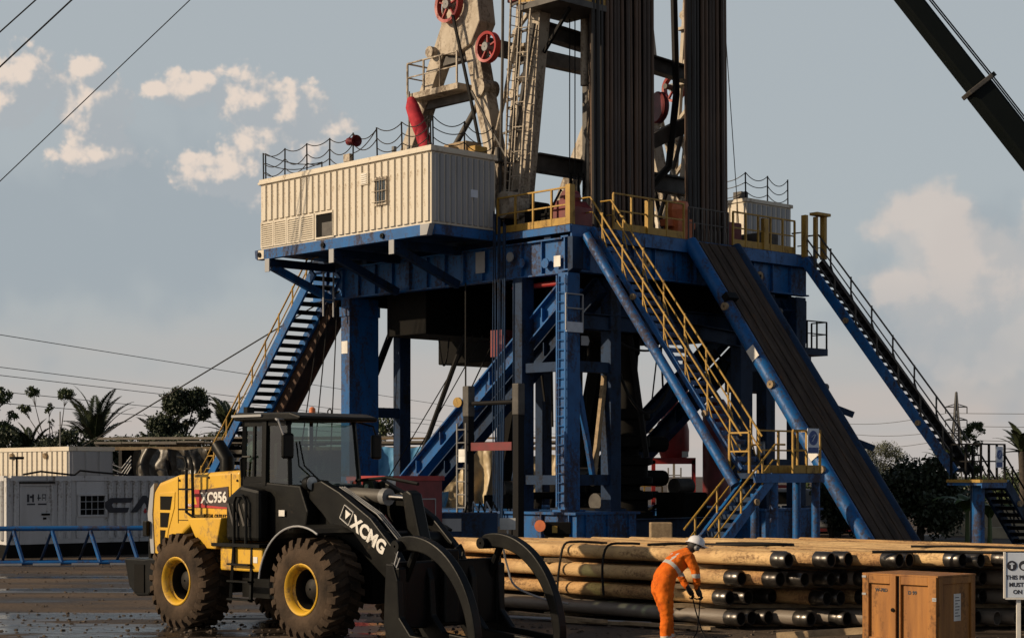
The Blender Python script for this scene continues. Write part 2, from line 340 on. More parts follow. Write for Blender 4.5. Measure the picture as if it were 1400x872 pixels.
# ground: packed oily earth with darker damp tracks
def ground_mat():
    m = bpy.data.materials.new('oily_yard_earth'); m.use_nodes = True; n, l = m.node_tree.nodes, m.node_tree.links; p = n['Principled BSDF']
    t = n.new('ShaderNodeTexCoord'); mp = n.new('ShaderNodeMapping'); mp.inputs['Scale'].default_value = (.35, 1.0, 1); l.new(t.outputs['Object'], mp.inputs[0])
    a = n.new('ShaderNodeTexNoise'); a.inputs['Scale'].default_value = .55; a.inputs['Detail'].default_value = 8; a.inputs['Roughness'].default_value = .62; l.new(mp.outputs[0], a.inputs['Vector'])
    b = n.new('ShaderNodeTexNoise'); b.inputs['Scale'].default_value = 9; b.inputs['Detail'].default_value = 6; l.new(t.outputs['Object'], b.inputs['Vector'])
    r = n.new('ShaderNodeValToRGB'); r.color_ramp.elements[0].position = .36; r.color_ramp.elements[1].position = .66
    r.color_ramp.elements[0].color = (.022, .016, .011, 1); r.color_ramp.elements[1].color = (.108, .068, .038, 1); l.new(a.outputs['Fac'], r.inputs[0])
    mx = n.new('ShaderNodeMix'); mx.data_type = 'RGBA'; mx.blend_type = 'MULTIPLY'; mx.inputs[0].default_value = .6; l.new(r.outputs[0], mx.inputs[6])
    r2 = n.new('ShaderNodeValToRGB'); r2.color_ramp.elements[0].position = .35; r2.color_ramp.elements[1].position = .65
    r2.color_ramp.elements[0].color = (.45, .43, .4, 1); l.new(b.outputs['Fac'], r2.inputs[0]); l.new(r2.outputs[0], mx.inputs[7]); l.new(mx.outputs[2], p.inputs['Base Color'])
    rr = n.new('ShaderNodeMapRange'); rr.inputs[1].default_value = .35; rr.inputs[2].default_value = .55; rr.inputs[3].default_value = .42; rr.inputs[4].default_value = .92
    l.new(a.outputs['Fac'], rr.inputs[0]); l.new(rr.outputs[0], p.inputs['Roughness'])
    bu = n.new('ShaderNodeBump'); bu.inputs['Strength'].default_value = .55; bu.inputs['Distance'].default_value = .05
    l.new(b.outputs['Fac'], bu.inputs['Height']); l.new(bu.outputs[0], p.inputs['Normal']); return m
M['ground'] = ground_mat()
def water_mat():
    m = bpy.data.materials.new('puddle_water'); m.use_nodes = True; n, l = m.node_tree.nodes, m.node_tree.links; p = n['Principled BSDF']
    p.inputs['Base Color'].default_value = (.012, .011, .010, 1); p.inputs['Roughness'].default_value = .15; p.inputs['IOR'].default_value = 1.33; p.inputs['Specular IOR Level'].default_value = .9
    t = n.new('ShaderNodeTexCoord'); a = n.new('ShaderNodeTexNoise'); a.inputs['Scale'].default_value = 5; l.new(t.outputs['Object'], a.inputs['Vector'])
    b = n.new('ShaderNodeBump'); b.inputs['Strength'].default_value = .16; b.inputs['Distance'].default_value = .03; l.new(a.outputs['Fac'], b.inputs['Height']); l.new(b.outputs[0], p.inputs['Normal']); return m
M['water'] = water_mat()
M['wet'] = pm('wet_mud', (.020, .014, .010), (.045, .031, .021), 2.5, .34, bump=.35, bsc=14, spec=.7, rv=.16, stretch=(.5, 1, 1))

# ------------------------------------------------------------------ ground and puddles
g = MB().add([(-2500, -300, 0), (2500, -300, 0), (2500, 4500, 0), (-2500, 4500, 0)], [(0, 1, 2, 3)])
structure('ground', g, M['ground'])
def puddle(cx, cy, rx, ry, seed, rot=0, z=.004, m='water'):
    if m == 'water': puddle(cx, cy, rx*1.35, ry*1.9, seed+50, rot, .002, 'wet')
    rd = random.Random(seed); k = 40; ph = [rd.uniform(0, 6.28) for _ in range(6)]
    pts = []
    for i in range(k):
        t = 2*PI*i/k; q = 1+.20*math.sin(2*t+ph[0])+.17*math.sin(3*t+ph[1])+.13*math.sin(5*t+ph[2])+.09*math.sin(8*t+ph[3])+.06*math.sin(13*t+ph[4])
        x, y = rx*q*math.cos(t), ry*q*math.sin(t); pts.append((cx+x*math.cos(rot)-y*math.sin(rot), cy+x*math.sin(rot)+y*math.cos(rot), z+.0003*(seed % 10)))
    structure('puddle' if m == 'water' else 'wet_ground', MB().add(pts, [tuple(range(k))]), M[m])
puddle(-7.4, 30.0, 2.7, .62, 1); puddle(-8.6, 32.9, 3.6, .55, 2); puddle(-3.9, 30.9, 1.5, .8, 3, .3); puddle(-6.1, 28.9, 1.6, .22, 4)
puddle(-9.5, 40.5, 3.0, .5, 5); puddle(-1.4, 29.3, 1.1, .45, 6); puddle(-9.2, 30.9, 1.6, .3, 7); puddle(.6, 27.2, .9, .2, 8); puddle(-4.6, 29.3, .9, .25, 9); puddle(-11.5, 45.5, 2.6, .35, 10)

# ------------------------------------------------------------------ rig: substructure
def lerp(p, q, t): return tuple(a+(b-a)*t for a, b in zip(p, q))
def railing(par, p, q, h=1.15, m=None, n=4, toe=True, r=.05, mids=(.55,), ends=(1, 1)):
    m = m or M['yellow']; p = Vector(p); q = Vector(q)
    for i in range(n+1):
        if (i == 0 and not ends[0]) or (i == n and not ends[1]): continue
        a = p.lerp(q, i/n); part('post', MB().bar(a, a+Z*h, r*1.25, r*1.25), m, par)
    d = (q-p).normalized()*.01
    part('top_rail', MB().bar(p+Z*(h+r*.5)-d, q+Z*(h+r*.5)+d, r*1.4, r), m, par)
    for t in mids: part('mid_rail', MB().bar(p+Z*h*t, q+Z*h*t, r*.8, r*.9), m, par)
    if toe: part('toe_board', MB().bar(p+Z*.12, q+Z*.12, .03, .24), m, par)
def box(*a): return MB().box(*a)

sub = thing('rig_substructure', 'tall blue steel substructure carrying the drill floor on braced towers', 'drilling rig', (3.5, 2.7, 0))
B, NV, BK, DK = M['blue'], M['navy'], M['black'], M['dark']
# base skids
for b0, b1 in ((2.35, 5.3), (11.6, 14.9)):
    o = part('base_box', box(-11.5, 4.05, b0+.12, b1-.12, .06, 1.36), B, sub)
    part('flange', box(-11.55, 4.12, b0, b1, 1.36, 1.44).box(-11.55, 4.12, b0, b1, .0, .06), B, o)
    for i in range(13): a = -11.2+i*1.25; part('stiffener', box(a-.02, a+.02, b0+.01, b0+.12, .06, 1.36), B, o)
    for b in (b0+.5, (b0+b1)/2, b1-.5): part('stiffener', box(4.05, 4.11, b-.02, b+.02, .06, 1.36), B, o)
for a in (-11, -6.5, -2, 2.6): part('spreader_beam', MB().ibeam((a, 5.3, .75), (a, 11.6, .75), .4, .8), NV, sub)
# front left tower
def column(a0, a1, b0, b1, z0, z1, m=None, name='column'):
    o = part(name, box(a0, a1, b0, b1, z0, z1), m or B, sub, bevel=.02)
    part('foot_plate', box(a0-.12, a1+.12, b0-.12, b1+.12, z0, z0+.07), m or B, o); return o
for b0, b1 in ((2.68, 3.22), (4.62, 5.10)):
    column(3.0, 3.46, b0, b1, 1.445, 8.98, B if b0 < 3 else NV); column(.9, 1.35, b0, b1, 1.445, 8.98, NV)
for z in (2.45, 6.05, 7.45): part('cross_beam', MB().bar((3.23, 3.22, z), (3.23, 4.62, z), .3, .34 if z < 7 else .42), NV, sub)
part('tower_brace', MB().bar((3.2, 3.3, 5.8), (3.2, 4.05, 2.6), .14, .16), B, sub); part('tower_brace', MB().bar((3.2, 4.6, 5.8), (3.2, 4.1, 2.6), .14, .16), M['tan'], sub)
for z in (2.45, 6.05): part('cross_beam', MB().bar((1.35, 2.95, z), (3.0, 2.95, z), .3, .3), NV, sub)
part('service_beam', MB().ibeam((3.3, 3.24, 7.5), (3.3, 8.0, 7.5), .35, .5), NV, sub); part('service_beam', MB().ibeam((3.3, 8.0, 7.5), (3.3, 14.0, 7.1), .35, .5), NV, sub)
# rear left tower: a broad plate leg and a slim one
column(-8.35, -7.85, 2.8, 4.15, 1.445, 9.0, B); column(-8.3, -7.9, 5.2, 5.72, 1.445, 9.0, NV)
part('cross_beam', MB().bar((-8.1, 4.15, 4.9), (-8.1, 5.2, 4.9), .3, .36), NV, sub); part('tower_brace', MB().bar((-8.1, 4.2, 6.3), (-8.1, 5.3, 8.6), .16, .2), BK, sub)
part('marker_plate', box(-8.3, -7.95, 2.785, 2.797, 7.0, 7.45), M['white'], sub); part('collar', box(-8.39, -7.81, 2.76, 4.19, 8.35, 8.7), B, sub)
# right towers
for a0 in (3.0, -8.3):
    column(a0, a0+.46, 11.1, 11.75, 1.445, 8.98, NV); column(a0, a0+.46, 12.5, 13.0, 1.445, 8.98, NV); column(a0, a0+.46, 14.2, 14.75, 1.445, 8.98, NV)
for z in (3.0, 6.4): part('cross_beam', MB().bar((3.23, 11.75, z), (3.23, 14.2, z), .3, .34), NV, sub)
# big diagonal raising legs
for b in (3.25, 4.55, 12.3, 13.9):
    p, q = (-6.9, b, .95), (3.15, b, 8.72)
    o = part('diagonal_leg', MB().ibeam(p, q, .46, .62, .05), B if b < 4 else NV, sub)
    for i in range(1, 8): c = lerp(p, q, i/8); part('stiffener', box(c[0]-.02, c[0]+.02, b-.22, b+.22, c[2]-.22, c[2]+.22), B if b < 4 else NV, o)
part('steep_leg', MB().bar((-4.9, 7.0, .4), (-2.6, 7.0, 9.3), .5, .6), DK, sub); part('steep_leg', MB().bar((-4.9, 11.0, .4), (-2.6, 11.0, 9.3), .5, .6), DK, sub)
# floor girders and deck
def girder(name, p, q, w, h, m, stiff=0):
    o = part(name, MB().ibeam(p, q, w, h, .05), m, sub); d = Vector(q)-Vector(p)
    for i in range(1, stiff):
        c = Vector(p).lerp(Vector(q), i/stiff); part('stiffener', MB().bar(c-Z*(h/2-.05), c+Z*(h/2-.05), w*.94, .03, d), m, o)
    return o
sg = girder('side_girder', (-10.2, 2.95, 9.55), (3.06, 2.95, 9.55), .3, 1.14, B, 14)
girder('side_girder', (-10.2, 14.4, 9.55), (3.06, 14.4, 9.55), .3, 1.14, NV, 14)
girder('front_girder', (3.25, 2.72, 9.6), (3.25, 15.0, 9.6), .32, 1.1, B, 12)
part('corner_gusset', MB().prism([(3.41, 9.0), (3.62, 9.1), (3.62, 10.1), (3.41, 10.1)], 'y', 2.72, 3.2), NV, sub)
girder('rear_girder', (-10.0, 3.1, 9.55), (-10.0, 14.2, 9.55), .3, 1.14, NV, 8)
for a in (-8, -5.5, -3, -.5, 1.8): girder('floor_joist', (a, 3.1, 9.75), (a, 14.25, 9.75), .25, .7, NV)
for a in (-9.4, -7, -4.6, -2.2, .2, 2.4): part('girder_stub', box(a-.15, a+.15, 2.8, 3.1, 10.12, 10.3), NV, sub)
dk = part('deck', box(-10.3, 3.5, 2.74, 15.2, 10.3, 10.5), NV, sub)
part('deck_edge', box(-.02, 3.56, 2.66, 2.738, 10.24, 10.46), B, dk); part('deck_edge', box(3.502, 3.57, 2.74, 15.25, 10.05, 10.47), B, dk)
for i, (a, z) in enumerate(((.7, 9.7), (1.25, 9.45), (2.35, 9.35))):
    o = part('pad_eye', MB().cyl((a, 2.785, z), (a, 2.74, z), .16, 14), M['lgrey'] if i == 0 else B, sub, smooth=True)
part('marker_plate', box(2.72, 3.02, 2.775, 2.792, 9.2, 9.55), M['white'], sub); part('marker_plate', box(-1.0, -.55, 2.775, 2.792, 9.3, 10.0), M['lgrey'], sub)
for b in (6.2, 12.0): part('pad_eye', MB().lathe([(.06, 0), (.16, 0), (.16, .1), (.06, .1)], (3.5, b, 9.55), (1, 0, 0), 14), M['tan'], sub, smooth=True)
# dark machinery below the floor; rear box added to darken the shadowed gap
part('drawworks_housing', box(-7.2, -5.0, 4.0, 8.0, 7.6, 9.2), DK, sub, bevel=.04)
part('rear_shade_box', box(-9.7, -6.2, 8.6, 14.2, 6.9, 9.3), DK, sub, bevel=.04); part('pump_box', box(-3.9, -.6, 8.6, 14.0, 7.6, 9.3), DK, sub, bevel=.04)
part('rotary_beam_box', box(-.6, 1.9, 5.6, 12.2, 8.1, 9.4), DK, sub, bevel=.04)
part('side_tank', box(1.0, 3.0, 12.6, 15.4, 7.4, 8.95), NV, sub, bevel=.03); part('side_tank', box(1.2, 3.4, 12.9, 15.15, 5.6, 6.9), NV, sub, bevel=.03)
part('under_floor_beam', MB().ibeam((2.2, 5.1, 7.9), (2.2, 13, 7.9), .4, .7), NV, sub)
wp = part('work_platform', box(2.7, 3.45, 14.76, 16.05, 6.95, 7.2), NV, sub)
railing(wp, (3.43, 14.85, 7.2), (3.43, 16.0, 7.2), .95, BK, 2, False, .04)
railing(wp, (2.75, 16.0, 7.2), (3.43, 16.0, 7.2), .95, BK, 1, False, .04, ends=(1, 0))
# tower ladder with guard frame
ld = part('tower_ladder', MB().bar((3.05, 2.6, 1.6), (3.05, 2.6, 8.9), .05, .06).bar((3.42, 2.6, 1.6), (3.42, 2.6, 8.9), .05, .06), B, sub)
mb = MB()
for i in range(24): mb.cyl((3.05, 2.6, 1.75+i*.3), (3.42, 2.6, 1.75+i*.3), .018, 6)
part('rungs', mb, B, ld, kind='stuff')
gf = part('guard_frame', MB().bar((3.5, 2.55, 7.15), (3.5, 2.55, 8.3), .04, .04).bar((3.5, 3.3, 7.15), (3.5, 3.3, 8.3), .04, .04).bar((3.5, 2.55, 8.3), (3.5, 3.3, 8.3), .04, .04).bar((3.5, 2.55, 7.85), (3.5, 3.3, 7.85), .04, .04), M['lgrey'], sub)
part('guard_plate', box(3.49, 3.52, 2.55, 3.3, 7.1, 7.42), M['signw'], gf)
part('lug', MB().prism([(3.22, 6.7), (3.5, 6.7), (3.56, 6.85), (3.5, 7.0), (3.22, 7.0)], 'x', 3.5, 3.54), M['lgrey'], sub)

# blow out preventer, hoses and cables under the floor
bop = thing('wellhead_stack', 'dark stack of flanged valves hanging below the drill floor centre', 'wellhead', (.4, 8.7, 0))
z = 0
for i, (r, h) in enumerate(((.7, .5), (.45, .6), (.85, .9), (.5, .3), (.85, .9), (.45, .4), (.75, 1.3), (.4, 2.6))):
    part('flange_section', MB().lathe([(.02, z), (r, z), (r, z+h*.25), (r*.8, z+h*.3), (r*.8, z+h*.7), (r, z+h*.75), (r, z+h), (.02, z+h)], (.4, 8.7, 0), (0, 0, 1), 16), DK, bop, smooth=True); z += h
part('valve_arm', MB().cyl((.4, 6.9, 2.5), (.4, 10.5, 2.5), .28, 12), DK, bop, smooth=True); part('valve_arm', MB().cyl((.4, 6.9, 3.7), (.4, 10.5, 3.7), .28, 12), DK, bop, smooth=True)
def cable(name, pts, r, m, label, cat, fr=RIG, group=None, sag=0, n=12):
    P = []
    for k in range(len(pts)-1):
        for i in range(n):
            t = i/n; c = Vector(lerp(pts[k], pts[k+1], t)); c.z -= sag*4*t*(1-t); P.append(c)
    P.append(Vector(pts[-1])); return single(name, MB().tube(P, r, 6), m, label, cat, tuple(pts[0]), fr, group, smooth=True)
# bundle of hoses hanging down the left side of the rig
for i in range(6):
    a = 0.25+i*.12
    cable('hanging_hose', [(a, 2.45-.05*(i % 2), 11.2-.1*i), (a+.03*math.sin(i), 2.4, 6), (a-.05, 2.5-.04*i, .5)], .02+.008*(i % 3), M['navy'], f'dark hose hanging beside the cabin corner, {ORD[i]} from the left', 'hose', group='hoses hanging beside the left girder', sag=.0)
# hoses looping between towers
cable('loop_hose', [(3.3, 5.2, 5.9), (3.3, 7.6, 5.6)], .05, M['rope'], 'slack black hose looped between the front towers, lowest of the loops', 'hose', sag=1.1, n=16)
cable('loop_hose', [(3.2, 5.1, 7.0), (3.2, 7.9, 7.1)], .04, M['rope'], 'black hose looped high between the front towers under the floor', 'hose', sag=.35, n=16)
cable('slant_pipe', [(3.0, 6.0, 7.2), (3.1, 6.7, 3.2)], .1, M['black'], 'thin black slanted pipe in the gap beside the front tower', 'pipe')
for i, (p, q, r) in enumerate((((-4.6, 5.5, 7.6), (-7.0, 4.6, 1.5), .09), ((-4.4, 5.7, 7.6), (-8.0, 4.5, 2.2), .02), ((-4.1, 5.9, 7.6), (-8.6, 4.8, 1.0), .02), ((-3.6, 6.1, 7.6), (-7.2, 5.2, 1.2), .025), ((-3.3, 6.4, 7.6), (-6.8, 5.6, 1.0), .02))):
    cable('tie_rod' if i == 0 else 'stay_cable', [p, q], r, M['rope'], 'thick black rod slanting down from the drawworks housing' if i == 0 else f'thin stay cable beside the thick black rod, {ORD[i-1]} of the fan', 'rod' if i == 0 else 'cable', group=None if i == 0 else 'stay cables under the drawworks housing')
for i, a in enumerate((-9.6, -9.2, -8.7)):
    cable('drop_cable', [(a, 2.9, 8.9), (a-1.3+.6*i, 2.6, 2.0)], .022, M['rope'], f'thin cable dropping beside the broad blue leg, {ORD[i]} from the left', 'cable', group='cables left of the broad leg')
cable('drop_line', [(-1.3, 2.6, 9.0), (-1.3, 2.6, 5.4)], .03, M['rope'], 'single black line hanging under the cabin girder to the ladder frame', 'cable')
cable('loop_hose', [(-5.0, 4.6, 7.5), (-4.9, 5.0, 7.5)], .03, M['rope'], 'small hose loop dangling below the drawworks housing', 'hose', sag=1.0, n=14)
single('hook_block', MB().lathe([(.02, -.2), (.3, -.2), (.42, 0), (.3, .2), (.02, .2)], (-1.1, 4.1, 7.0), (.6, .8, 0), 16).box(-1.5, -.9, 3.9, 4.4, 6.6, 7.5), M['maroon'], 'dark red pulley block hanging below the left girder', 'pulley', (-1.1, 4.1, 6.6))
single('red_supply_pipe', MB().cyl((.3, 3.3, 8.75), (3.0, 3.3, 8.75), .09, 10), M['red'], 'red horizontal pipe just under the left girder', 'pipe', (.3, 3.3, 8.7), smooth=True)

rdu = random.Random(77)
for i in range(14):
    b = rdu.uniform(4.5, 13.5); a = rdu.uniform(-4, 2.4); z0 = rdu.uniform(7.6, 8.6); l = rdu.uniform(1.0, 3.6)
    cable('hanging_line', [(a, b, z0), (a+rdu.uniform(-.3, .3), b+rdu.uniform(-.3, .3), z0-l)], rdu.choice((.02, .03, .045)), M['rope'], f'dark line dangling in the shade under the drill floor, {ORD[i]} of many', 'cable', group='lines dangling under the drill floor')
for i in range(8):
    b = rdu.uniform(4.6, 12.0); a = rdu.uniform(1.4, 3.0); w = rdu.uniform(1.0, 2.2); z0 = rdu.uniform(6.2, 8.2)
    cable('slack_hose', [(a, b, z0), (a+rdu.uniform(-.2, .2), b+w, z0+rdu.uniform(-.4, .4))], rdu.choice((.03, .045, .06)), M['rope'], f'black hose sagging under the front of the drill floor, {ORD[i]} of eight', 'hose', group='hoses sagging under the drill floor', sag=rdu.uniform(.3, 1.1), n=14)
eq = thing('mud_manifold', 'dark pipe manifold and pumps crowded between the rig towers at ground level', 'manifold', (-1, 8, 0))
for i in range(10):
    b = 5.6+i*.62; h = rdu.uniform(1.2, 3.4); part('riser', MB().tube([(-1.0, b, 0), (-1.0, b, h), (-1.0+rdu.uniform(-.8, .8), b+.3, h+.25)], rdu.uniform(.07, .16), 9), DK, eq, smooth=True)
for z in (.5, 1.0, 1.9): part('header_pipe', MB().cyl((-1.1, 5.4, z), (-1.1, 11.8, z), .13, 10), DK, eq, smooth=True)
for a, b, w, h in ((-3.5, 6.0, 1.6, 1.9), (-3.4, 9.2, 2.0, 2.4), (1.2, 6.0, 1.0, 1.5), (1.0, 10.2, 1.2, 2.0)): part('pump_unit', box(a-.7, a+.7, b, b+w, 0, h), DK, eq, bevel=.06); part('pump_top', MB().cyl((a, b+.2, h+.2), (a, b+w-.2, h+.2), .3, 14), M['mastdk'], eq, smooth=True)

# ------------------------------------------------------------------ drill floor railings
t = thing('floor_railing', 'yellow railing on the drill floor edge beside the white cabin', 'railing', (.1, 2.8, 10.5), group='yellow railings round the drill floor')
railing(t, (.05, 2.82, 10.5), (3.42, 2.82, 10.5), 1.15, None, 4)
part('gate_post', box(3.3, 3.5, 2.72, 2.95, 10.5, 11.75), M['yellow'], t)
t = thing('floor_railing', 'yellow railing on the drill floor front between the stairs and the ramp', 'railing', (3.45, 4.9, 10.5), group='yellow railings round the drill floor')
railing(t, (3.45, 4.75, 10.5), (3.45, 8.15, 10.5), 1.15, None, 4); part('gate_post', box(3.38, 3.53, 6.3, 6.55, 10.5, 11.6), M['yellow'], t)
t = thing('floor_railing', 'yellow railing on the drill floor front right of the ramp', 'railing', (3.45, 10.6, 10.5), group='yellow railings round the drill floor')
railing(t, (3.45, 10.7, 10.5), (3.45, 14.1, 10.5), 1.15, None, 5); part('gate_post', box(3.38, 3.53, 12.3, 12.55, 10.5, 11.6), M['yellow'], t)
t = thing('gate_railing', 'row of thin bars closing the drill floor above the ramp', 'railing', (3.4, 8.5, 10.5))
railing(t, (3.4, 8.45, 10.5), (3.4, 10.5, 10.5), 1.1, M['mastdk'], 9, False, .035)
# red winch and red drum on the floor
single('red_winch', MB().prism([(2.4, 10.5), (3.35, 10.5), (3.35, 11.1), (3.05, 11.35), (2.6, 11.35), (2.4, 11.0)], 'y', 3.0, 3.9).lathe([(.02, 0), (.25, 0), (.25, .5), (.02, .5)], (2.8, 3.2, 11.45), (0, 1, 0), 14), M['maroon'], 'dark red winch at the head of the near staircase', 'winch', (2.9, 3.4, 10.5), bevel=.03)
single('iron_roughneck', MB().box(2.3, 3.0, 8.4, 9.2, 10.5, 11.3).lathe([(.02, 0), (.35, 0), (.42, .3), (.35, .6), (.02, .6)], (2.6, 8.8, 11.3), (0, 0, 1), 14).box(2.5, 2.8, 8.0, 9.5, 11.0, 11.25), M['orange'], 'orange floor machine standing between the two pipe racks', 'machine', (2.6, 8.8, 10.5), bevel=.03)
for i, (a, b, h) in enumerate(((1.2, 3.3, .8), (2.0, 3.2, .55), (-.3, 3.4, 1.0))):
    single('floor_machine', MB().box(a-.4, a+.4, b, b+.7, 10.5, 10.5+h).lathe([(.02, 0), (.22, 0), (.22, .6), (.02, .6)], (a, b+.05, 10.5+h), (0, 1, 0), 12), DK, ['low dark machine behind the yellow railing near the cabin', 'small dark motor behind the yellow railing by the red winch', 'dark control stand beside the white cabin wall'][i], 'machine', (a, b, 10.5), bevel=.03)
single('floor_chest', MB().box(1.2, 2.8, 13.0, 14.0, 10.5, 11.25).box(1.3, 1.6, 12.4, 12.8, 10.5, 11.6), M['mastdk'], 'grey chest behind the railing right of the ramp', 'chest', (2, 13.4, 10.5), bevel=.03)
single('floor_box', MB().box(1.6, 2.6, 11.3, 12.2, 10.5, 11.5), M['maroon'], 'dark maroon box behind the railing right of the ramp', 'box', (2, 11.7, 10.5), bevel=.03)

# ------------------------------------------------------------------ driller cabins
def ribbed(par, ax, fixed, lo, hi, n, z0, z1, sgn, m, skip=None, t=.06):
    """one ribbed cladding panel per rib, shared mesh for alike pieces"""
    w = (hi-lo)/n; cache = {}
    for i in range(n):
        c = lo+w*(i+.5); b = skip(c) if skip else z0
        if b not in cache:
            mb = MB(); k = w*.5-.03; k2 = k-.03
            pr = [(-k, 0), (k, 0), (k2, sgn*t), (-k2, sgn*t)]
            mb.prism(pr if ax == 'x' else [(y, x) for x, y in pr], 'z', 0, z1-b); cache[b] = mb.mesh('panel')
        piece('panel', cache[b], par, (c, fixed, b) if ax == 'x' else (fixed, c, b), m)
def chain_fence(par, pts, z, h, m=None, sag=.22, levels=(.98, .62, .28), rd=None):
    rd = rd or random.Random(3)
    for i, p in enumerate(pts):
        part('fence_post', MB().cyl((*p, z), (p[0]+rd.uniform(-.04, .04), p[1], z+h), .028, 6), BK, par)
    for i in range(len(pts)-1):
        mb = MB()
        for lv in levels:
            s_ = sag*rd.uniform(.6, 1.4); P = []
            z0 = z+h*lv; z1 = z+h*(lv if rd.random() > .2 else rd.choice(levels))
            for k in range(11):
                u = k/10; c = lerp(pts[i], pts[i+1], u); P.append((c[0], c[1], z0+(z1-z0)*u-4*s_*u*(1-u)))
            mb.tube(P, .017, 5)
        part('chain', mb, M['chain'], par)
cb = thing('driller_cabin', 'long cream ribbed steel cabin on brackets at the left edge of the drill floor', 'cabin', (0, 0, 10.6))
L0, L1 = -9.35, 0.0
part('wall', box(L0, L1, .0, 2.74, 10.62, 12.9), M['cream'], cb)
def skp(c): return 11.62 if c < -5.05 else 10.7
ribbed(cb, 'x', 0, L0+.06, L1-.04, 27, 10.7, 12.86, -1, M['cream'], skp)
ribbed(cb, 'y', 0, .05, 2.70, 11, 10.7, 12.86, 1, M['lgrey'])  # end wall ribs in grey: this side's shade is put into the colour
rf = part('roof', box(L0-.05, L1+.05, -.06, 2.8, 12.9, 13.1), M['cream'], cb, bevel=.015)
part('roof_edge', box(L0-.08, L1+.08, -.09, -.063, 12.92, 13.0).box(L1+.053, L1+.08, -.06, 2.8, 12.92, 13.0), M['cream'], rf)
# louvred intakes
for i in range(4):
    a0 = L0+.03+i*.79; a1 = a0+.77
    o = part('louvre_frame', box(a0, a1, -.045, -.0, 10.68, 10.74).box(a0, a1, -.045, 0, 11.5, 11.57).box(a0, a0+.06, -.045, 0, 10.74, 11.5).box(a1-.06, a1, -.045, 0, 10.74, 11.5), M['cream'], cb)
    mb = MB()
    for k in range(10):
        z = 10.76+k*.073; mb.add([(a0+.06, -.05, z), (a1-.06, -.05, z), (a1-.06, -.004, z+.06), (a0+.06, -.004, z+.06), (a0+.06, -.05, z+.012), (a1-.06, -.05, z+.012), (a1-.06, -.004, z+.072), (a0+.06, -.004, z+.072)], [(0,1,2,3),(4,5,6,7),(0,1,5,4),(2,3,7,6),(0,3,7,4),(1,2,6,5)])
    part('louvre_slats', mb, M['cream'], o, kind='stuff')
    part('louvre_back', box(a0+.06, a1-.06, -.004, -.002, 10.74, 11.5), DK, o)
o = part('hatch', box(-6.1, -6.03, -.06, 0, 10.72, 11.5).box(-5.1, -5.03, -.06, 0, 10.72, 11.5).box(-6.1, -5.03, -.06, 0, 11.5, 11.58).box(-6.1, -5.03, -.06, 0, 10.66, 10.72), M['cream'], cb)
part('opening', box(-6.03, -5.1, -.006, -.002, 10.72, 11.5), DK, o); part('inner_unit', box(-5.7, -5.15, -.05, -.007, 10.74, 11.2), M['mastdk'], o)
o = part('vent', box(-3.55, -3.13, -.10, -.05, 12.2, 12.62), M['cream'], cb, bevel=.02)
mb = MB()
for k in range(5): mb.box(-3.48, -3.2, -.12, -.10, 12.25+k*.07, 12.285+k*.07)
part('vent_slats', mb, M['white'], o)
o = part('window', box(-2.78, -2.72, -.12, -.055, 11.5, 12.3).box(-2.2, -2.14, -.12, -.055, 11.5, 12.3).box(-2.78, -2.14, -.12, -.055, 12.3, 12.36).box(-2.78, -2.14, -.12, -.055, 11.44, 11.5), M['mast'], cb)
part('pane', box(-2.72, -2.2, -.085, -.078, 11.5, 12.3), M['glass2'], o); part('pane_back', box(-2.72, -2.2, -.072, -.066, 11.5, 12.3), DK, o)
for a in (-2.6, -2.46, -2.32): part('window_bar', MB().cyl((a, -.15, 11.42), (a, -.15, 12.38), .013, 6), M['mast'], o)
for z in (11.55, 11.9, 12.25): part('window_bar', MB().cyl((-2.84, -.16, z), (-2.08, -.16, z), .013, 6), M['mast'], o)
part('notice', box(.062, .067, 1.62, 1.92, 11.6, 11.85), M['signw'], cb)
part('skid_beam', box(L0-.1, L1-.45, -.1, .12, 10.25, 10.6), B, cb); part('skid_end', MB().prism([(L1-.45, 10.25), (L1-.12, 10.25), (L1+.02, 10.6), (L1-.45, 10.6)], 'y', -.1, .12), M['lgrey'], cb)
part('skid_end', MB().prism([(L0-.1, 10.25), (L0-.22, 10.32), (L0-.25, 10.6), (L0-.1, 10.6)], 'y', -.1, .12), B, cb); part('skid_plate', box(L0-.02, L0+.32, -.115, -.101, 10.27, 10.58), M['cream'], cb)
part('skid_beam', box(-.1, .06, .12, 2.72, 10.28, 10.59), B, cb)
part('cabin_floor', box(L0, L1-.12, .121, 2.72, 10.42, 10.6), NV, cb)
for a in (-8.77, -5.04, -1.83):
    o = part('bracket', box(a-.11, a+.11, -.12, 2.78, 9.98, 10.245), NV, cb); part('bracket_plate', box(a-.13, a+.13, -.16, -.121, 9.78, 10.24), M['lgrey'], o)
    part('bracket_brace', MB().bar((a, .05, 9.98), (a, 2.72, 8.98), .2, .26), NV if a > -8 else B, o); part('shackle', MB().lathe([(.03, 0), (.09, 0), (.09, .06), (.03, .06)], (a-.5, -.17, 10.42), (0, 1, 0), 10), BK, o)
fp = [(L0+.12+i*1.29, .02) for i in range(8)]+[(L1-.06, .02)]
chain_fence(cb, [(x, y, ) for x, y in fp], 13.1, .95)
chain_fence(cb, [(L1-.06, .12), (L1-.06, 1.45), (L1-.06, 2.7)], 13.1, .95)
chain_fence(cb, [(L0+.12, .12), (L0+.12, 2.6)], 13.1, .95)
o = part('horn_speaker', MB().lathe([(.02, 0), (.06, .02), (.1, .14), (.2, .3), (.19, .31), (.08, .16), (.02, .1)], (-4.0, -.05, 13.75), (.9, -.2, -.1), 14).lathe([(.02, -.02), (.13, -.15), (.13, -.3), (.02, -.31)], (-4.0, -.05, 13.75), (.9, -.2, -.1), 14), M['maroon'], cb, smooth=True)
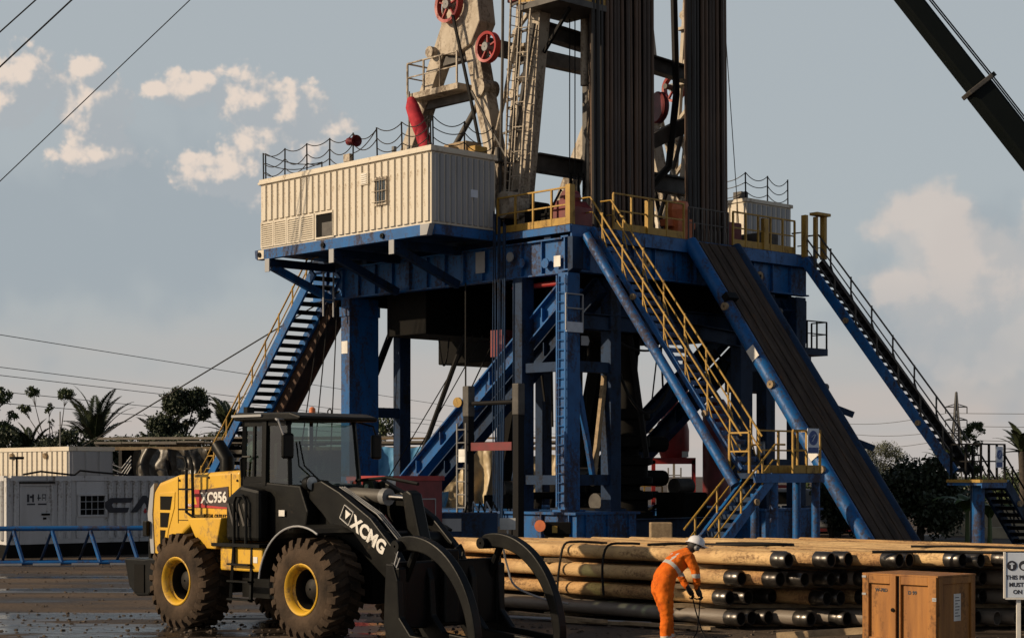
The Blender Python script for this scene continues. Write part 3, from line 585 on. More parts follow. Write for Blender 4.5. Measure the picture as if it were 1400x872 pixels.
part('flood_lamp', box(-4.55, -4.2, -.03, .15, 13.12, 13.38), M['mast'], cb, bevel=.02); part('roof_fitting', MB().cyl((-2.0, .1, 13.1), (-2.0, .1, 13.32), .08, 8).cyl((-1.5, .3, 13.1), (-1.5, .3, 13.28), .06, 8), M['grey'], cb)
single('roof_crate', box(-1.6, -.5, 1.9, 2.6, 13.1, 13.55).box(-1.5, -.9, 1.5, 1.88, 13.1, 13.4), M['tan'], 'brown box lying on the roof of the long cream cabin', 'box', (-1, 2.2, 13.1), bevel=.02)
single('yellow_roof_unit', box(-.45, -.1, 1.95, 2.5, 13.1, 13.35), M['yellow'], 'small yellow unit on the cabin roof beside the brown box', 'box', (-.3, 2.2, 13.1), bevel=.03)

rc = thing('tool_cabin', 'small cream ribbed cabin at the far right of the drill floor', 'cabin', (-.1, 15.7, 10.5))
part('wall', box(-6, -.1, 15.72, 18.4, 8.3, 12.95), M['cream'], rc); ribbed(rc, 'y', -.1, 15.75, 18.36, 9, 8.35, 12.9, 1, M['lgrey'], t=.03); ribbed(rc, 'x', 15.72, -5.95, -.12, 16, 8.35, 12.9, -1, M['cream'])  # grey end ribs are cream paint with the shade coloured in
part('roof', box(-6.05, -.03, 15.66, 18.46, 12.95, 13.08), M['cream'], rc); part('roof_box', box(-.9, -.5, 15.9, 16.3, 13.08, 13.4), M['mastdk'], rc)
chain_fence(rc, [(-.2, 15.8), (-.2, 17.1), (-.2, 18.35)], 13.08, 1.0); chain_fence(rc, [(-.2, 15.8), (-2.0, 15.8), (-3.8, 15.8)], 13.08, 1.0)
part('support_beam', box(-6, -.15, 15.3, 15.7, 9.6, 9.95), NV, rc); part('support_beam', box(-6, -.15, 15.8, 18.3, 7.95, 8.28), NV, rc)

# ------------------------------------------------------------------ mast and A frame
ms = thing('mast', 'tall cream steel mast with braced legs rising from the drill floor', 'mast', (0, 8, 10.5))
def leg(p, q, w0, d0, w1, d1, m, name='leg'):
    """tapered box leg: w along b, d along a"""
    p, q = Vector(p), Vector(q); vs = []
    for c, w, d in ((p, w0, d0), (q, w1, d1)):
        vs += [c+Vector((-d/2, -w/2, 0)), c+Vector((d/2, -w/2, 0)), c+Vector((d/2, w/2, 0)), c+Vector((-d/2, w/2, 0))]
    return part(name, MB().add(vs, [(0,3,2,1),(4,5,6,7),(0,1,5,4),(1,2,6,5),(2,3,7,6),(3,0,4,7)]), m, ms, bevel=.025)
for sgn, b in ((-1, 4.0), (1, 12.2)):
    bi = lambda x: b-sgn*x
    f = leg((-.12, b, 11.3), (1.45, b+.0, 22.5), .55, .62, .5, .5, M['mast'])           # front mast leg
    part('foot_shoe', MB().prism([(-.62, 10.5), (.5, 10.5), (.42, 11.35), (.1, 11.7), (-.4, 11.65), (-.62, 11.3)], 'y', b-.36, b+.36), M['mast'], f, bevel=.04)
    leg((1.45, b, 22.5), (1.9, b+.3*(-sgn), 33), .5, .5, .4, .4, M['mast'])
    r = leg((-2.9, b, 19.4), (-.75, b, 11.2), .5, .75, .5, .5, M['mast'], 'front_strut')    # A frame front strut
    k = leg((-2.9, b, 19.4), (-7.9, b, 10.5), .5, .7, .5, .6, M['mast'], 'rear_strut')      # A frame rear strut
    hd = part('head_box', MB().prism([(-3.6, 20.4), (-2.1, 20.4), (-1.75, 18.0), (-2.2, 17.3), (-3.05, 17.05), (-3.75, 17.2), (-3.75, 18.4)], 'y', b-.38, b+.38), M['mast'], ms, bevel=.04)
    part('strut_brace', MB().cyl((-1.85, b, 15.7), (-5.0, b, 12.4), .1, 10), M['mastdk'], k, smooth=True)
    part('cross_tie', MB().bar((-3.9, b, 17.0), (-2.4, b, 17.05), .3, .3), M['mastdk'], k)
    part('hinge_pin', MB().lathe([(.02, -.5), (.2, -.5), (.2, .5), (.02, .5)], (-4.25, b, 17.35), (0, 1, 0), 16), M['mast'], k, smooth=True)
    part('strut_collar', MB().lathe([(.02, -.36), (.32, -.36), (.32, .36), (.02, .36)], (-1.85, b, 15.75), (0, 1, 0), 16), M['mast'], r, smooth=True)
    part('hanging_shackle', MB().tube([(-3.3, b, 14.1), (-3.28, b, 13.7), (-3.32, b, 13.4)], .03, 6), BK, k)
    # inner truss of the mast leg
    for i in range(5):
        z0 = 12.2+i*2.0
        a0 = -.12+(z0-11.3)*.14; a1 = -.12+(z0+1.0-11.3)*.14
        part('lacing', MB().bar((a0-.2, b, z0), (a1-.9-(.12*i), b, z0+1.2), .12, .12).bar((a1-.9-.12*i, b, z0+1.2), (a0+.2, b, z0+2.1), .12, .12), M['mast'], f)
    leg((-.75, b, 11.5), (.2, b, 22.5), .16, .18, .16, .18, M['mast'], 'rear_chord')
    for i in range(4):
        z0 = 12.8+i*2.0; part('strut_step', MB().box(-.55+.1*i, .2+.25*i, b-.25, b+.25, z0, z0+.1), M['mast'], f)
# drive sheaves
for i, (a, z, r) in enumerate(((-1.1, 16.95, .52), (-3.1, 18.75, .62))):
    for b in (3.42, 12.75):
        w = part('sheave', MB().lathe([(r*.82, -.1), (r, -.12), (r*.94, 0), (r, .12), (r*.82, .1), (r*.82, -.1)], (a, b, z), (0, 1, 0), 28), M['red'], ms, smooth=True)
        part('hub', MB().lathe([(.02, -.16), (.15, -.16), (.15, .16), (.02, .16)], (a, b, z), (0, 1, 0), 14), M['grey'], w, smooth=True)
        mb = MB()
        for k in range(5): th = k*2*PI/5+.3; mb.bar((a+.12*math.cos(th), b, z+.12*math.sin(th)), (a+r*.84*math.cos(th), b, z+r*.84*math.sin(th)), .05, .1, (0, 1, 0))
        part('spoke', mb, M['red'], w)
        part('axle', MB().cyl((a, b, z), (a, b+(.5 if b < 8 else -.5), z), .1, 10), M['mastdk'], w)
# work platform on the A frame with rail, and ladder cage
pl = part('platform', box(-5.1, -2.4, 3.2, 4.6, 15.75, 15.95), M['mast'], ms); part('platform_beam', MB().bar((-5.0, 3.9, 15.6), (-2.3, 3.9, 15.6), .2, .28), M['mastdk'], pl)
railing(pl, (-5.08, 3.22, 15.95), (-2.45, 3.22, 15.95), 1.05, M['mast'], 3, False, .045); railing(pl, (-5.08, 3.22, 15.95), (-5.08, 4.55, 15.95), 1.05, M['mast'], 1, False, .045, ends=(0, 1))
def caged_ladder(par, a, b, z0, z1, cage=True, tilt=0.0, m=None):
    m = m or M['mastdk']; f = lambda z: a+tilt*(z-z0)
    o = part('ladder', MB().bar((f(z0), b, z0), (f(z1), b, z1), .05, .05).bar((f(z0), b+.42, z0), (f(z1), b+.42, z1), .05, .05), m, par)
    mb = MB(); k = int((z1-z0)/.3)
    for i in range(k): z = z0+.15+i*.3; mb.cyl((f(z), b, z), (f(z), b+.42, z), .016, 5)
    part('rungs', mb, m, o, kind='stuff')
    if cage:
        mb = MB()
        for i in range(int((z1-z0)/.8)):
            z = z0+.6+i*.8; mb.tube([(f(z), b, z), (f(z)-.35, b-.15, z), (f(z)-.6, b+.21, z), (f(z)-.35, b+.57, z), (f(z), b+.42, z)], .022, 5)
        for dx, dy in ((-.35, -.15), (-.6, .21), (-.35, .57)): mb.bar((f(z0+.6)+dx, b+dy, z0+.6), (f(z1)+dx, b+dy, z1), .03, .03)
        part('cage', mb, m, o)
caged_ladder(ms, .55, 3.25, 11.0, 24, True, .09, M['mast']); caged_ladder(ms, -.2, 3.3, 11.0, 24, False, .05, M['mast']); caged_ladder(ms, .2, 12.7, 11.0, 24, True, .03)
part('junction_box', box(-.3, .4, 3.55, 4.3, 18.3, 19.6), M['maroon'], ms, bevel=.03)
# cross girders between mast legs, monkey-board like yellow platform
part('cross_girder', MB().ibeam((.35, 4.25, 13.0), (.35, 12.0, 13.0), .4, .62, .06), M['mastdk'], ms); part('cross_girder', MB().ibeam((.75, 4.3, 17.3), (.75, 12.0, 16.9), .4, .55, .06), M['mastdk'], ms)
part('cross_girder', MB().bar((-3, 4.2, 17.6), (-3, 12.1, 17.6), .4, .5), M['mastdk'], ms)
yp = part('mast_platform', box(.6, 2.5, 3.2, 5.5, 17.8, 18.0), M['mastdk'], ms)
railing(yp, (2.45, 3.25, 18.0), (2.45, 5.45, 18.0), 1.15, M['yellow'], 4, True); railing(yp, (.65, 3.25, 18.0), (2.45, 3.25, 18.0), 1.15, M['yellow'], 3, True, ends=(1, 0))
part('platform_bracket', MB().bar((1.0, 4, 17.74), (.8, 4, 16.3), .1, .1).bar((2.2, 4, 17.74), (1.0, 4, 16.5), .1, .1), BK, yp)
mx = thing('lifting_column', 'dark square column standing behind the left rack of drill pipes', 'column', (.6, 6.6, 10.5))
part('column', box(.5, 1.0, 6.3, 6.9, 10.5, 33), M['mastdk'], mx); part('guide_rail', MB().bar((1.05, 6.05, 10.5), (1.05, 6.05, 33), .1, .1), M['mast'], mx)
yb = thing('yellow_block', 'yellow travelling block part glimpsed at the top beside the drill pipes', 'block', (1.1, 6.5, 17.5))
part('housing', box(.9, 1.7, 5.9, 6.7, 17.2, 18.1).box(1.0, 1.6, 5.8, 6.4, 18.4, 19.4), M['yellow'], yb, bevel=.04); part('cylinder', MB().cyl((1.3, 5.6, 15.6), (1.3, 5.6, 19.5), .14, 12), M['mast'], yb, smooth=True)
for i, (a, b) in enumerate(((1.0, 5.2), (1.1, 5.35), (.9, 11.9))):
    single('hoist_line', MB().cyl((a, b, 10.8), (a, b, 30), .02, 6), M['rope'], ['thin hoist line hanging left of the dark column', 'second thin hoist line hanging left of the dark column', 'thin hoist line hanging by the right mast leg'][i], 'cable', (a, b, 10.8))
for i, (p, q, r, m) in enumerate((((-2.75, 3.3, 18.3), (-1.9, 3.4, 15.2), .06, 'rope'), ((-1.9, 3.4, 15.2), (-.85, 3.45, 11.2), .06, 'rope'), ((-.3, 3.4, 22), (-.55, 3.45, 11.0), .05, 'mastdk'), ((.75, 3.5, 22), (-.35, 3.55, 11.2), .05, 'rope'), ((-1.9, 3.4, 15.6), (-.1, 3.45, 13.0), .045, 'mastdk'), ((-.2, 3.6, 13.2), (.95, 3.6, 17.4), .08, 'mastdk'), ((.15, 3.6, 17.4), (-1.1, 3.6, 13.4), .07, 'mast'), ((-2.4, 11.7, 17.6), (-.5, 11.6, 11.2), .08, 'rope'), ((.4, 11.5, 12.0), (-.6, 11.5, 15.5), .09, 'mast'), ((-.7, 11.5, 12.0), (.9, 11.5, 16.4), .08, 'mastdk'))):
    part('conduit', MB().tube([p, Vector(p).lerp(Vector(q), .5)+Vector((.06, -.02, -.1)), q], r, 7), M[m], ms, smooth=True)
for i in range(7):
    z = 11.9+i*1.05; a = -.45+.09*(z-11.3)
    part('rung_step', MB().bar((a-.35, 3.62, z), (a+.55, 3.62, z+.12), .05, .07), M['mastdk'], ms)
part('mud_gauge', MB().lathe([(.02, 0), (.22, 0), (.22, .08), (.08, .12), (.08, .5), (.02, .5)], (-.55, 3.35, 13.0), (0, 0, 1), 12), M['mastdk'], ms, smooth=True)
part('shoe_drum', MB().lathe([(.02, -.4), (.45, -.4), (.45, .35), (.02, .35)], (.15, 3.4, 11.5), (.2, 1, 0), 18), M['mast'], ms, smooth=True)
part('top_drive_hose', MB().tube([(.7, 4.6, 11.4), (.9, 4.9, 12.1), (1.2, 5.0, 11.6), (1.5, 4.9, 11.0)], .05, 7), M['rope'], ms, smooth=True)
for i, (a, b, l) in enumerate(((1.0, 5.6, 1.1), (1.05, 5.8, .7), (.95, 5.3, .9))): part('hanging_tackle', MB().tube([(a, b, 12.7), (a+.03, b, 12.7-l*.6), (a-.02, b, 12.7-l)], [.03, .06, .03], 6), BK, ms)
part('mast_sheave', MB().lathe([(.02, -.14), (.5, -.14), (.56, -.08), (.5, 0), (.56, .08), (.5, .14), (.02, .14)], (.9, 9.7, 15.5), (.3, 1, 0), 20), M['maroon'], ms, smooth=True)
part('mast_elbow', MB().bar((.9, 9.2, 14.2), (1.1, 10.8, 15.0), .4, .5), M['mastdk'], ms)
# windsock
ws = thing('windsock', 'limp dark red windsock hanging from a pole on the cream A frame', 'windsock', (-4.6, 3.1, 15.2))
part('sock', MB().tube([(-4.75, 3.1, 15.75), (-4.65, 3.08, 15.45), (-4.45, 3.1, 15.0), (-4.2, 3.12, 14.5), (-3.85, 3.1, 13.75)], [.13, .24, .26, .25, .23], 12), M['redcloth'], ws, smooth=True)
part('pole', MB().cyl((-4.85, 3.1, 12.9), (-4.85, 3.1, 16.0), .035, 8), M['grey'], ws)
# kelly hose on the right
cable('drilling_hose', [(1.2, 8.6, 12.3), (1.2, 9.9, 13.4), (1.2, 10.3, 16.0), (1.0, 10.3, 22)], .13, M['rope'], 'thick black drilling hose curving up between the pipe racks', 'hose')

# ------------------------------------------------------------------ racked drill pipe stands
smb = MB().lathe([(.02, 0), (.1, 0), (.1, .5), (.07, .62), (.07, 9.0), (.095, 9.12), (.095, 9.5), (.07, 9.62), (.07, 18.2), (.095, 18.32), (.095, 18.7), (.07, 18.8), (.07, 27)], (0, 0, 0), (0, 0, 1), 9)
smes = []
for mm in ('stand', 'stand2', 'stand3'): sme = smb.mesh('drill_pipe', smooth=True); sme.materials.append(M[mm]); smes.append(sme)
def rack(nm, a0, b0, na, nb, da, db):
    rd = random.Random(5)
    for i in range(na):
        for j in range(nb):
            o = bpy.data.objects.new('drill_pipe', rd.choice(smes)); col.objects.link(o)
            place(o, (a0-i*da+rd.uniform(-.03, .03), b0+j*db+i*.185+rd.uniform(-.035, .035), 10.51), RIG)
            o.rotation_euler = (R(rd.uniform(-.14, .24)), R(-.35-.05*i+rd.uniform(-.06, .06)), RIG[2]+rd.uniform(0, 3) if False else RIG[2])
            setp(o, f'drill pipe standing in {nm} rack, {ORD[i]} row back, {ORD[j]} from left', 'drill pipe', f'drill pipes standing in the {nm} rack')
rack('left', 2.5, 4.85, 5, 15, .21, .2)
rack('right', 2.7, 9.35, 5, 10, .21, .212)

# ------------------------------------------------------------------ staircases, landings and ramp
def stair(name, label, top, bot, side, width, n, ms_, mt, mr, rails=(1, 1), rh=1.0, sw=.34, posts=6, group=None, back=False, knee=True):
    t = thing(name, label, 'staircase', (bot[0], bot[1], 0), RIG, group)
    T, Bo, s_ = Vector(top), Vector(bot), Vector(side); d = Bo-T; hd = Vector((d.x, d.y, 0)).normalized()
    for k in (0, 1):
        o = part('stringer', MB().bar(T+s_*width*k, Bo+s_*width*k, .10, sw), ms_ if isinstance(ms_, bpy.types.Material) else ms_[k], t)
        if not back:
            for u in (.3, .78):
                c = T.lerp(Bo, u)+s_*(width*k+(-.09 if k == 0 else .09)); part('lug', MB().lathe([(.02, -.05), (.1, -.05), (.1, .05), (.02, .05)], c, s_, 12), M['tan'], o)
    c0 = MB().bar(-hd*.125+s_*.055, -hd*.125+s_*(width-.055), .001, .04)
    tm = MB()
    q = [(-hd*.13+s_*.055), (hd*.13+s_*.055), (hd*.13+s_*(width-.055)), (-hd*.13+s_*(width-.055))]
    tm.add([v-Z*.02 for v in q]+[v+Z*.02 for v in q], [(0,1,2,3),(4,5,6,7),(0,1,5,4),(1,2,6,5),(2,3,7,6),(3,0,4,7)])
    tm.bar(hd*.118+s_*.055-Z*.07, hd*.118+s_*(width-.055)-Z*.07, .02, .1)
    me = tm.mesh('tread')
    for i in range(n): piece('tread', me, t, T.lerp(Bo, (i+.5)/n), mt)
    up = Z*rh
    for k in (0, 1):
        if not rails[k]: continue
        o = s_*(width*k)
        a, b = T+o+up, Bo+o+up
        h = part('handrail', MB().tube([a-hd*.55, a-hd*.1, b], .032, 7), mr, t, smooth=True)
        part('mid_rail', MB().tube([T+o+up*.52-hd*.3, T+o+up*.52, Bo+o+up*.52], .024, 6), mr, t)
        for i in range(posts):
            c = T.lerp(Bo, (i+.5)/posts)+o
            part('post', MB().bar(c, c+up+(d.normalized().cross(s_).normalized()*0), .045, .045), mr, t)
            if knee: part('knee_brace', MB().bar(c+d.normalized()*.3+up*.1, c+up*.5-d.normalized()*.05, .03, .03), mr, t)
    return t
bs, as_ = (0, 1, 0), (1, 0, 0)
st1 = stair('staircase', 'blue staircase with yellow handrails running down from the drill floor left of the ramp', (3.62, 3.62, 10.42), (9.6, 3.75, 2.75), bs, .95, 30, (B, NV), B, M['yellow'], posts=7, sw=.16)
# wide pipe along its left side
part('side_pipe', MB().cyl((3.75, 3.2, 10.15), (9.7, 3.34, 2.3), .155, 14), B, st1, smooth=True)
lp = thing('stair_landing', 'low blue landing with yellow rails between the two lower stair flights', 'platform', (9.9, 5, 0))
part('deck', box(9.3, 10.25, 3.5, 6.75, 2.5, 2.66), NV, lp)
for a, b in ((9.4, 6.6), (10.12, 6.6), (10.12, 4.6), (9.4, 4.6)): part('leg', MB().cyl((a, b, 0), (a, b, 2.5), .13, 12), B, lp, smooth=True)
part('side_beam', box(10.251, 10.34, 3.5, 6.75, 2.38, 2.64), B, lp)
railing(lp, (10.2, 5.4, 2.66), (10.2, 6.7, 2.66), 1.25, M['yellow'], 2); railing(lp, (9.35, 6.7, 2.66), (10.2, 6.7, 2.66), 1.25, M['yellow'], 1, ends=(1, 0)); railing(lp, (9.35, 4.85, 2.66), (9.35, 6.7, 2.66), 1.25, M['yellow'], 2, ends=(1, 0)); railing(lp, (9.35, 3.5, 2.66), (10.1, 3.5, 2.66), 1.15, M['yellow'], 1, False)
def safety_sign(par, a, b0, b1, z0, z1):
    o = part('safety_sign', box(a, a+.02, b0, b1, z0, z1), M['signw'], par)
    cb_, cz = (b0+b1)/2, z0+(z1-z0)*.62; r = (b1-b0)*.4
    part('symbol_disc', MB().lathe([(.005, 0), (r, 0), (r, .006), (.005, .006)], (a+.021, cb_, cz), (1, 0, 0), 20), M['sign'], o)
    part('symbol', MB().bar((a+.03, cb_-r*.4, cz-r*.5), (a+.03, cb_+r*.4, cz+r*.5), .004, r*.35, (1, 0, 0)).bar((a+.03, cb_-r*.5, cz+r*.1), (a+.03, cb_+r*.2, cz+r*.5), .004, r*.2, (1, 0, 0)), M['signw'], o)
    part('caption', box(a+.02, a+.024, b0+.03, b1-.03, z0+.02, z0+.18), M['sign'], o)
safety_sign(lp, 10.26, 6.0, 6.55, 3.25, 4.0)
stair('lower_staircase', 'short blue flight with yellow handrails going down left from the low landing', (9.35, 4.4, 2.55), (9.35, 1.5, .1), as_, .9, 10, (B, B), NV, M['yellow'], posts=3, rh=.95, sw=.3, knee=False)
st2 = stair('staircase', 'staircase with dark handrails at the right end of the drill floor', (3.62, 14.45, 10.3), (9.75, 14.6, 2.7), bs, .95, 30, (B, BK), BK, M['mastdk'], posts=7)
part('head_frame', MB().box(3.55, 3.75, 14.35, 14.5, 10.4, 11.9).box(3.55, 3.75, 15.45, 15.6, 10.4, 11.95).box(3.5, 3.85, 14.9, 15.7, 11.95, 12.05).box(3.58, 3.72, 15.0, 15.12, 10.4, 11.9), M['yellow'], st2)
l2 = thing('stair_landing', 'blue landing on a single post with dark rails at the right edge', 'platform', (10.8, 15.4, 0))
part('deck', box(9.6, 10.9, 14.4, 15.9, 2.26, 2.40), B, l2); part('deck_edge', box(10.901, 10.94, 14.4, 15.9, 2.36, 2.46).box(9.6, 10.9, 14.35, 14.399, 2.36, 2.46), M['yellow'], l2); part('side_beam', box(10.901, 10.93, 14.4, 15.9, 2.18, 2.355), B, l2)
part('leg', MB().cyl((10.35, 15.1, 0), (10.35, 15.1, 2.26), .21, 14), B, l2, smooth=True); part('leg', MB().cyl((9.8, 15.7, 0), (9.8, 15.7, 2.26), .12, 12), NV, l2, smooth=True)
railing(l2, (10.88, 14.42, 2.40), (10.88, 15.85, 2.40), 1.2, BK, 3, False, .05); railing(l2, (9.75, 14.42, 2.40), (10.88, 14.42, 2.40), 1.2, BK, 2, False, .05, ends=(1, 0))
railing(l2, (9.65, 15.85, 2.40), (9.95, 15.85, 2.40), 1.2, BK, 1, False, .05, ends=(1, 0))
safety_sign(l2, 10.95, 15.2, 15.6, 2.85, 3.55)
stair('lower_staircase', 'dark flight going down to the right from the landing at the right edge', (9.98, 15.95, 2.33), (9.98, 18.3, .05), as_, .9, 10, NV, BK, BK, posts=3, rh=.95, knee=False)
st3 = stair('rear_staircase', 'blue staircase with yellow handrails going down left behind the cabin', (-8.6, 1.75, 9.9), (-15.4, 1.75, 2.4), bs, 1.15, 26, B, BK, M['yellow'], rails=(1, 0), posts=8, back=True)
stair('rear_lower_flight', 'lower end of the rear blue staircase behind the loader cab', (-15.5, 1.75, 2.35), (-17.7, 1.75, .05), bs, 1.15, 8, B, BK, M['yellow'], rails=(1, 1), posts=3, back=True)
part('leg', MB().bar((-15.4, 2.3, 0), (-15.4, 2.3, 2.3), .2, .2), B, st3)
sd = thing('escape_slide', 'rusty brown slide running down beside the rear staircase', 'slide', (-15.4, 3.2, 0))
part('chute', MB().bar((-8.5, 3.35, 9.6), (-15.2, 3.35, 2.0), .7, .12), M['rust'], sd); part('side_wall', MB().bar((-8.5, 3.02, 9.8), (-15.2, 3.02, 2.2), .05, .75), M['rust'], sd); part('side_wall', MB().bar((-8.5, 3.68, 9.8), (-15.2, 3.68, 2.2), .05, .75), M['rust'], sd); part('leg', MB().bar((-14.6, 3.35, 0), (-14.6, 3.35, 2.5), .2, .2), NV, sd)
part('hanging_ladder', MB().bar((-8.2, 1.9, 9.9), (-8.2, 1.9, 8.3), .05, .05).bar((-8.2, 2.35, 9.9), (-8.2, 2.35, 8.3), .05, .05).bar((-8.2, 1.9, 9.4), (-8.2, 2.35, 9.4), .04, .04).bar((-8.2, 1.9, 8.9), (-8.2, 2.35, 8.9), .04, .04), M['lgrey'], sd)

rp_ = thing('pipe_ramp', 'steep plank ramp with blue side tubes leading from the drill floor to the ground', 'ramp', (10.8, 9.4, 0))
T0, T1 = Vector((3.62, 0, 10.35)), Vector((11.0, 0, .25))
def rpt(u, b, n=0): c = T0.lerp(T1, u); d = (T1-T0).normalized(); nn = Vector((-d.z, 0, d.x)); return Vector((c.x, b, c.z))+nn*n
nb = 12
for i in range(nb):
    b = 8.62+(10.5-8.62)*(i+.5)/nb; w = (10.5-8.62)/nb-.022
    part('plank', MB().bar(rpt(0, b, .1-.012*(i % 3)), rpt(1, b, .1-.012*(i % 3)), w, .07, Z), M['ramp'], rp_)
part('bed', MB().bar(rpt(0.01, 9.56, 0), rpt(.99, 9.56, 0), 1.9, .1, Z), DK, rp_)
part('side_tube', MB().cyl(rpt(-.01, 8.4, -.05), rpt(1.0, 8.4, -.05), .24, 14), B, rp_, smooth=True); part('side_tube', MB().cyl(rpt(-.01, 10.72, -.05), rpt(1.0, 10.72, -.05), .24, 14), NV, rp_, smooth=True)
for b in (8.15, 10.97):
    for u in (.22, .48, .75, .985): part('pin', MB().lathe([(.03, -.06), (.13, -.06), (.13, .06), (.03, .06)], rpt(u, b, .0), (0, 1, 0), 12), M['mastdk'] if b > 9 else M['tan'], rp_)
for u in (.36, .68): part('marker_plate', MB().bar(rpt(u, 8.155, .0), rpt(u+.035, 8.155, .0), .02, .34, Z), M['white'], rp_)
part('wear_block', MB().bar(rpt(.19, 8.42, .18), rpt(.21, 8.42, .18), .5, .25, Z), BK, rp_)
for u in (.55, .66): part('side_bracket', MB().bar(rpt(u, 10.9, .0), rpt(u+.03, 11.35, .15), .12, .2, Z), NV, rp_)

# ladder frame standing in front of the left girder
lf = thing('ladder_frame', 'black two-post frame with ladder and tan pads in front of the rig', 'frame', (3, -.3, 0))
for a in (2.0, 4.25): part('post', box(a-.12, a+.12, -.32, -.08, 0, 4.4), BK, lf); part('pad', box(a-.14, a+.14, -.34, -.06, 4.4, 5.35), M['mastdk'], lf, bevel=.03)
part('cross_bar', MB().cyl((2.2, -.2, 4.8), (4.05, -.2, 4.8), .07, 8), BK, lf); part('cross_bar', box(2.2, 4.05, -.3, -.1, 3.35, 3.6), M['maroon'], lf); part('cross_bar', box(2.2, 4.05, -.3, -.1, .8, 1.05), BK, lf); part('base', box(2.0, 4.6, -.6, .2, 0, .5), BK, lf)
part('lamp_disc', MB().lathe([(.01, 0), (.16, 0), (.16, .06), (.01, .06)], (1.72, -.38, 4.85), (.3, -1, 0), 14), M['yellow'], lf)
part('ladder_rail', MB().bar((1.72, -.42, 0), (1.72, -.42, 4.2), .05, .05), M['grey'], lf); part('ladder_rail', MB().bar((2.12, -.42, 0), (2.12, -.42, 4.2), .05, .05), M['grey'], lf)
for i in range(10): part('rung', MB().cyl((1.72, -.42, .4+i*.4), (2.12, -.42, .4+i*.4), .022, 6), M['grey'], lf)
part('name_plate', box(1.8, 2.1, -.44, -.43, 3.0, 3.4), M['white'], lf)

# ------------------------------------------------------------------ wheel loader with grapple (faces the viewer's right)
ldr = thing('wheel_loader', 'yellow and black wheel loader with a black log grapple, parked before the rig', 'wheel loader', (0, 0, 0), LOAD)
Y_, K_ = M['cat'], M['catdk']
def arc(cx, cz, r, a0, a1, n): return [(cx+r*math.cos(R(a0+(a1-a0)*i/n)), cz+r*math.sin(R(a0+(a1-a0)*i/n))) for i in range(n+1)]
XF, XR = 1.62, -1.72
# wheels: axis along y, outer face at -y
def tyre_mesh():
    mb = MB().lathe([(.36, -.27), (.40, -.31), (.52, -.345), (.66, -.33), (.735, -.29), (.755, -.22), (.76, 0), (.755, .22), (.735, .29), (.66, .33), (.52, .345), (.40, .31), (.36, .27)], n=56)
    n = 24
    for i in range(n):
        for sgn in (-1, 1):
            th = 2*PI*(i+(.5 if sgn > 0 else 0))/n; vs = []
            for (y0, r0, w, tw) in ((sgn*.335, .655, .062, 0), (sgn*.345, .72, .062, .0), (sgn*.30, .815, .062, .02), (sgn*.02, .815, .055, .16), (sgn*.02, .74, .055, .16), (sgn*.27, .70, .06, .02)):
                for q in (-1, 1):
                    t = th+tw+q*w; vs.append((r0*math.cos(t), y0, r0*math.sin(t)))
            k = 6; f = [(2*j, 2*((j+1) % k), 2*((j+1) % k)+1, 2*j+1) for j in range(k)]; f += [tuple(2*j for j in range(k)), tuple(2*j+1 for j in reversed(range(k)))]
            mb.add(vs, f)
    return mb.mesh('tyre', smooth=True)
tm = tyre_mesh(); tm.materials.append(M['rubber'])
rimm = MB().lathe([(.40, -.28), (.415, -.325), (.40, -.335), (.375, -.32), (.345, -.27), (.335, -.23), (.355, -.215), (.33, -.19), (.318, -.175)], n=48).mesh('rim', smooth=True); rimm.materials.append(Y_)
hbm = MB().lathe([(.318, -.175), (.305, -.1), (.305, .06), (.22, .04), (.16, -.0), (.16, -.10), (.11, -.13), (.02, -.14)], n=24)
for i in range(8): th = i*PI/4; hbm.cyl((.2*math.cos(th), .05, .2*math.sin(th)), (.2*math.cos(th), .0, .2*math.sin(th)), .022, 6)
hbm = hbm.mesh('hub', smooth=True); hbm.materials.append(M['hub'])
for x in (XF, XR):
    for y in (-1.08, 1.08):
        w = piece('wheel', tm, ldr, (x, y, .79), None, (0, R(7*x), 0 if y < 0 else PI)); w.name = 'tyre'
        w2 = bpy.data.objects.new('rim', rimm); col.objects.link(w2); w2.parent = w
        w3 = bpy.data.objects.new('hub', hbm); col.objects.link(w3); w3.parent = w
# rear hood
hood = [(-3.28, 1.14), (-3.34, 1.9), (-3.26, 2.28), (-3.08, 2.46), (-2.5, 2.60), (-.72, 2.68), (-.72, 1.55), (-.85, 1.52)]+arc(XR, .79, 1.0, 38, 152, 9)+[(-2.66, 1.14)]
hd_ = part('hood', MB().prism(hood, 'y', -.80, .80), Y_, ldr, bevel=.09); hd_.modifiers[0].segments = 4
part('seam', box(-.98, -.965, -.806, -.79, 1.6, 2.62), K_, hd_)
# slotted side grille
gr_ = part('side_grille', MB().prism([(-3.06, 2.28), (-2.58, 2.30), (-2.60, 2.02), (-2.78, 1.62), (-2.86, 1.30), (-3.10, 1.28)], 'y', -.812, -.79), Y_, ldr, bevel=.02)
for z0, z1, x1 in ((1.98, 2.22, -2.66), (1.67, 1.93, -2.74), (1.36, 1.62, -2.86)): part('grille_opening', MB().prism([(-3.02, z0), (x1-.06, z0), (x1, z1), (-3.02, z1)], 'y', -.818, -.8125), M['dark'], gr_)
part('rear_grille', box(-3.37, -3.33, -.55, .55, 1.3, 2.1), K_, ldr); part('tail_panel', MB().prism([(-3.30, 1.2), (-3.4, 1.9), (-3.31, 2.36), (-3.2, 2.45), (-3.26, 1.9), (-3.2, 1.2)], 'y', -.82, -.74), M['lgrey'], ldr)
part('tail_lamp', box(-3.42, -3.3, -.92, -.83, 1.5, 1.78), K_, ldr, bevel=.02)
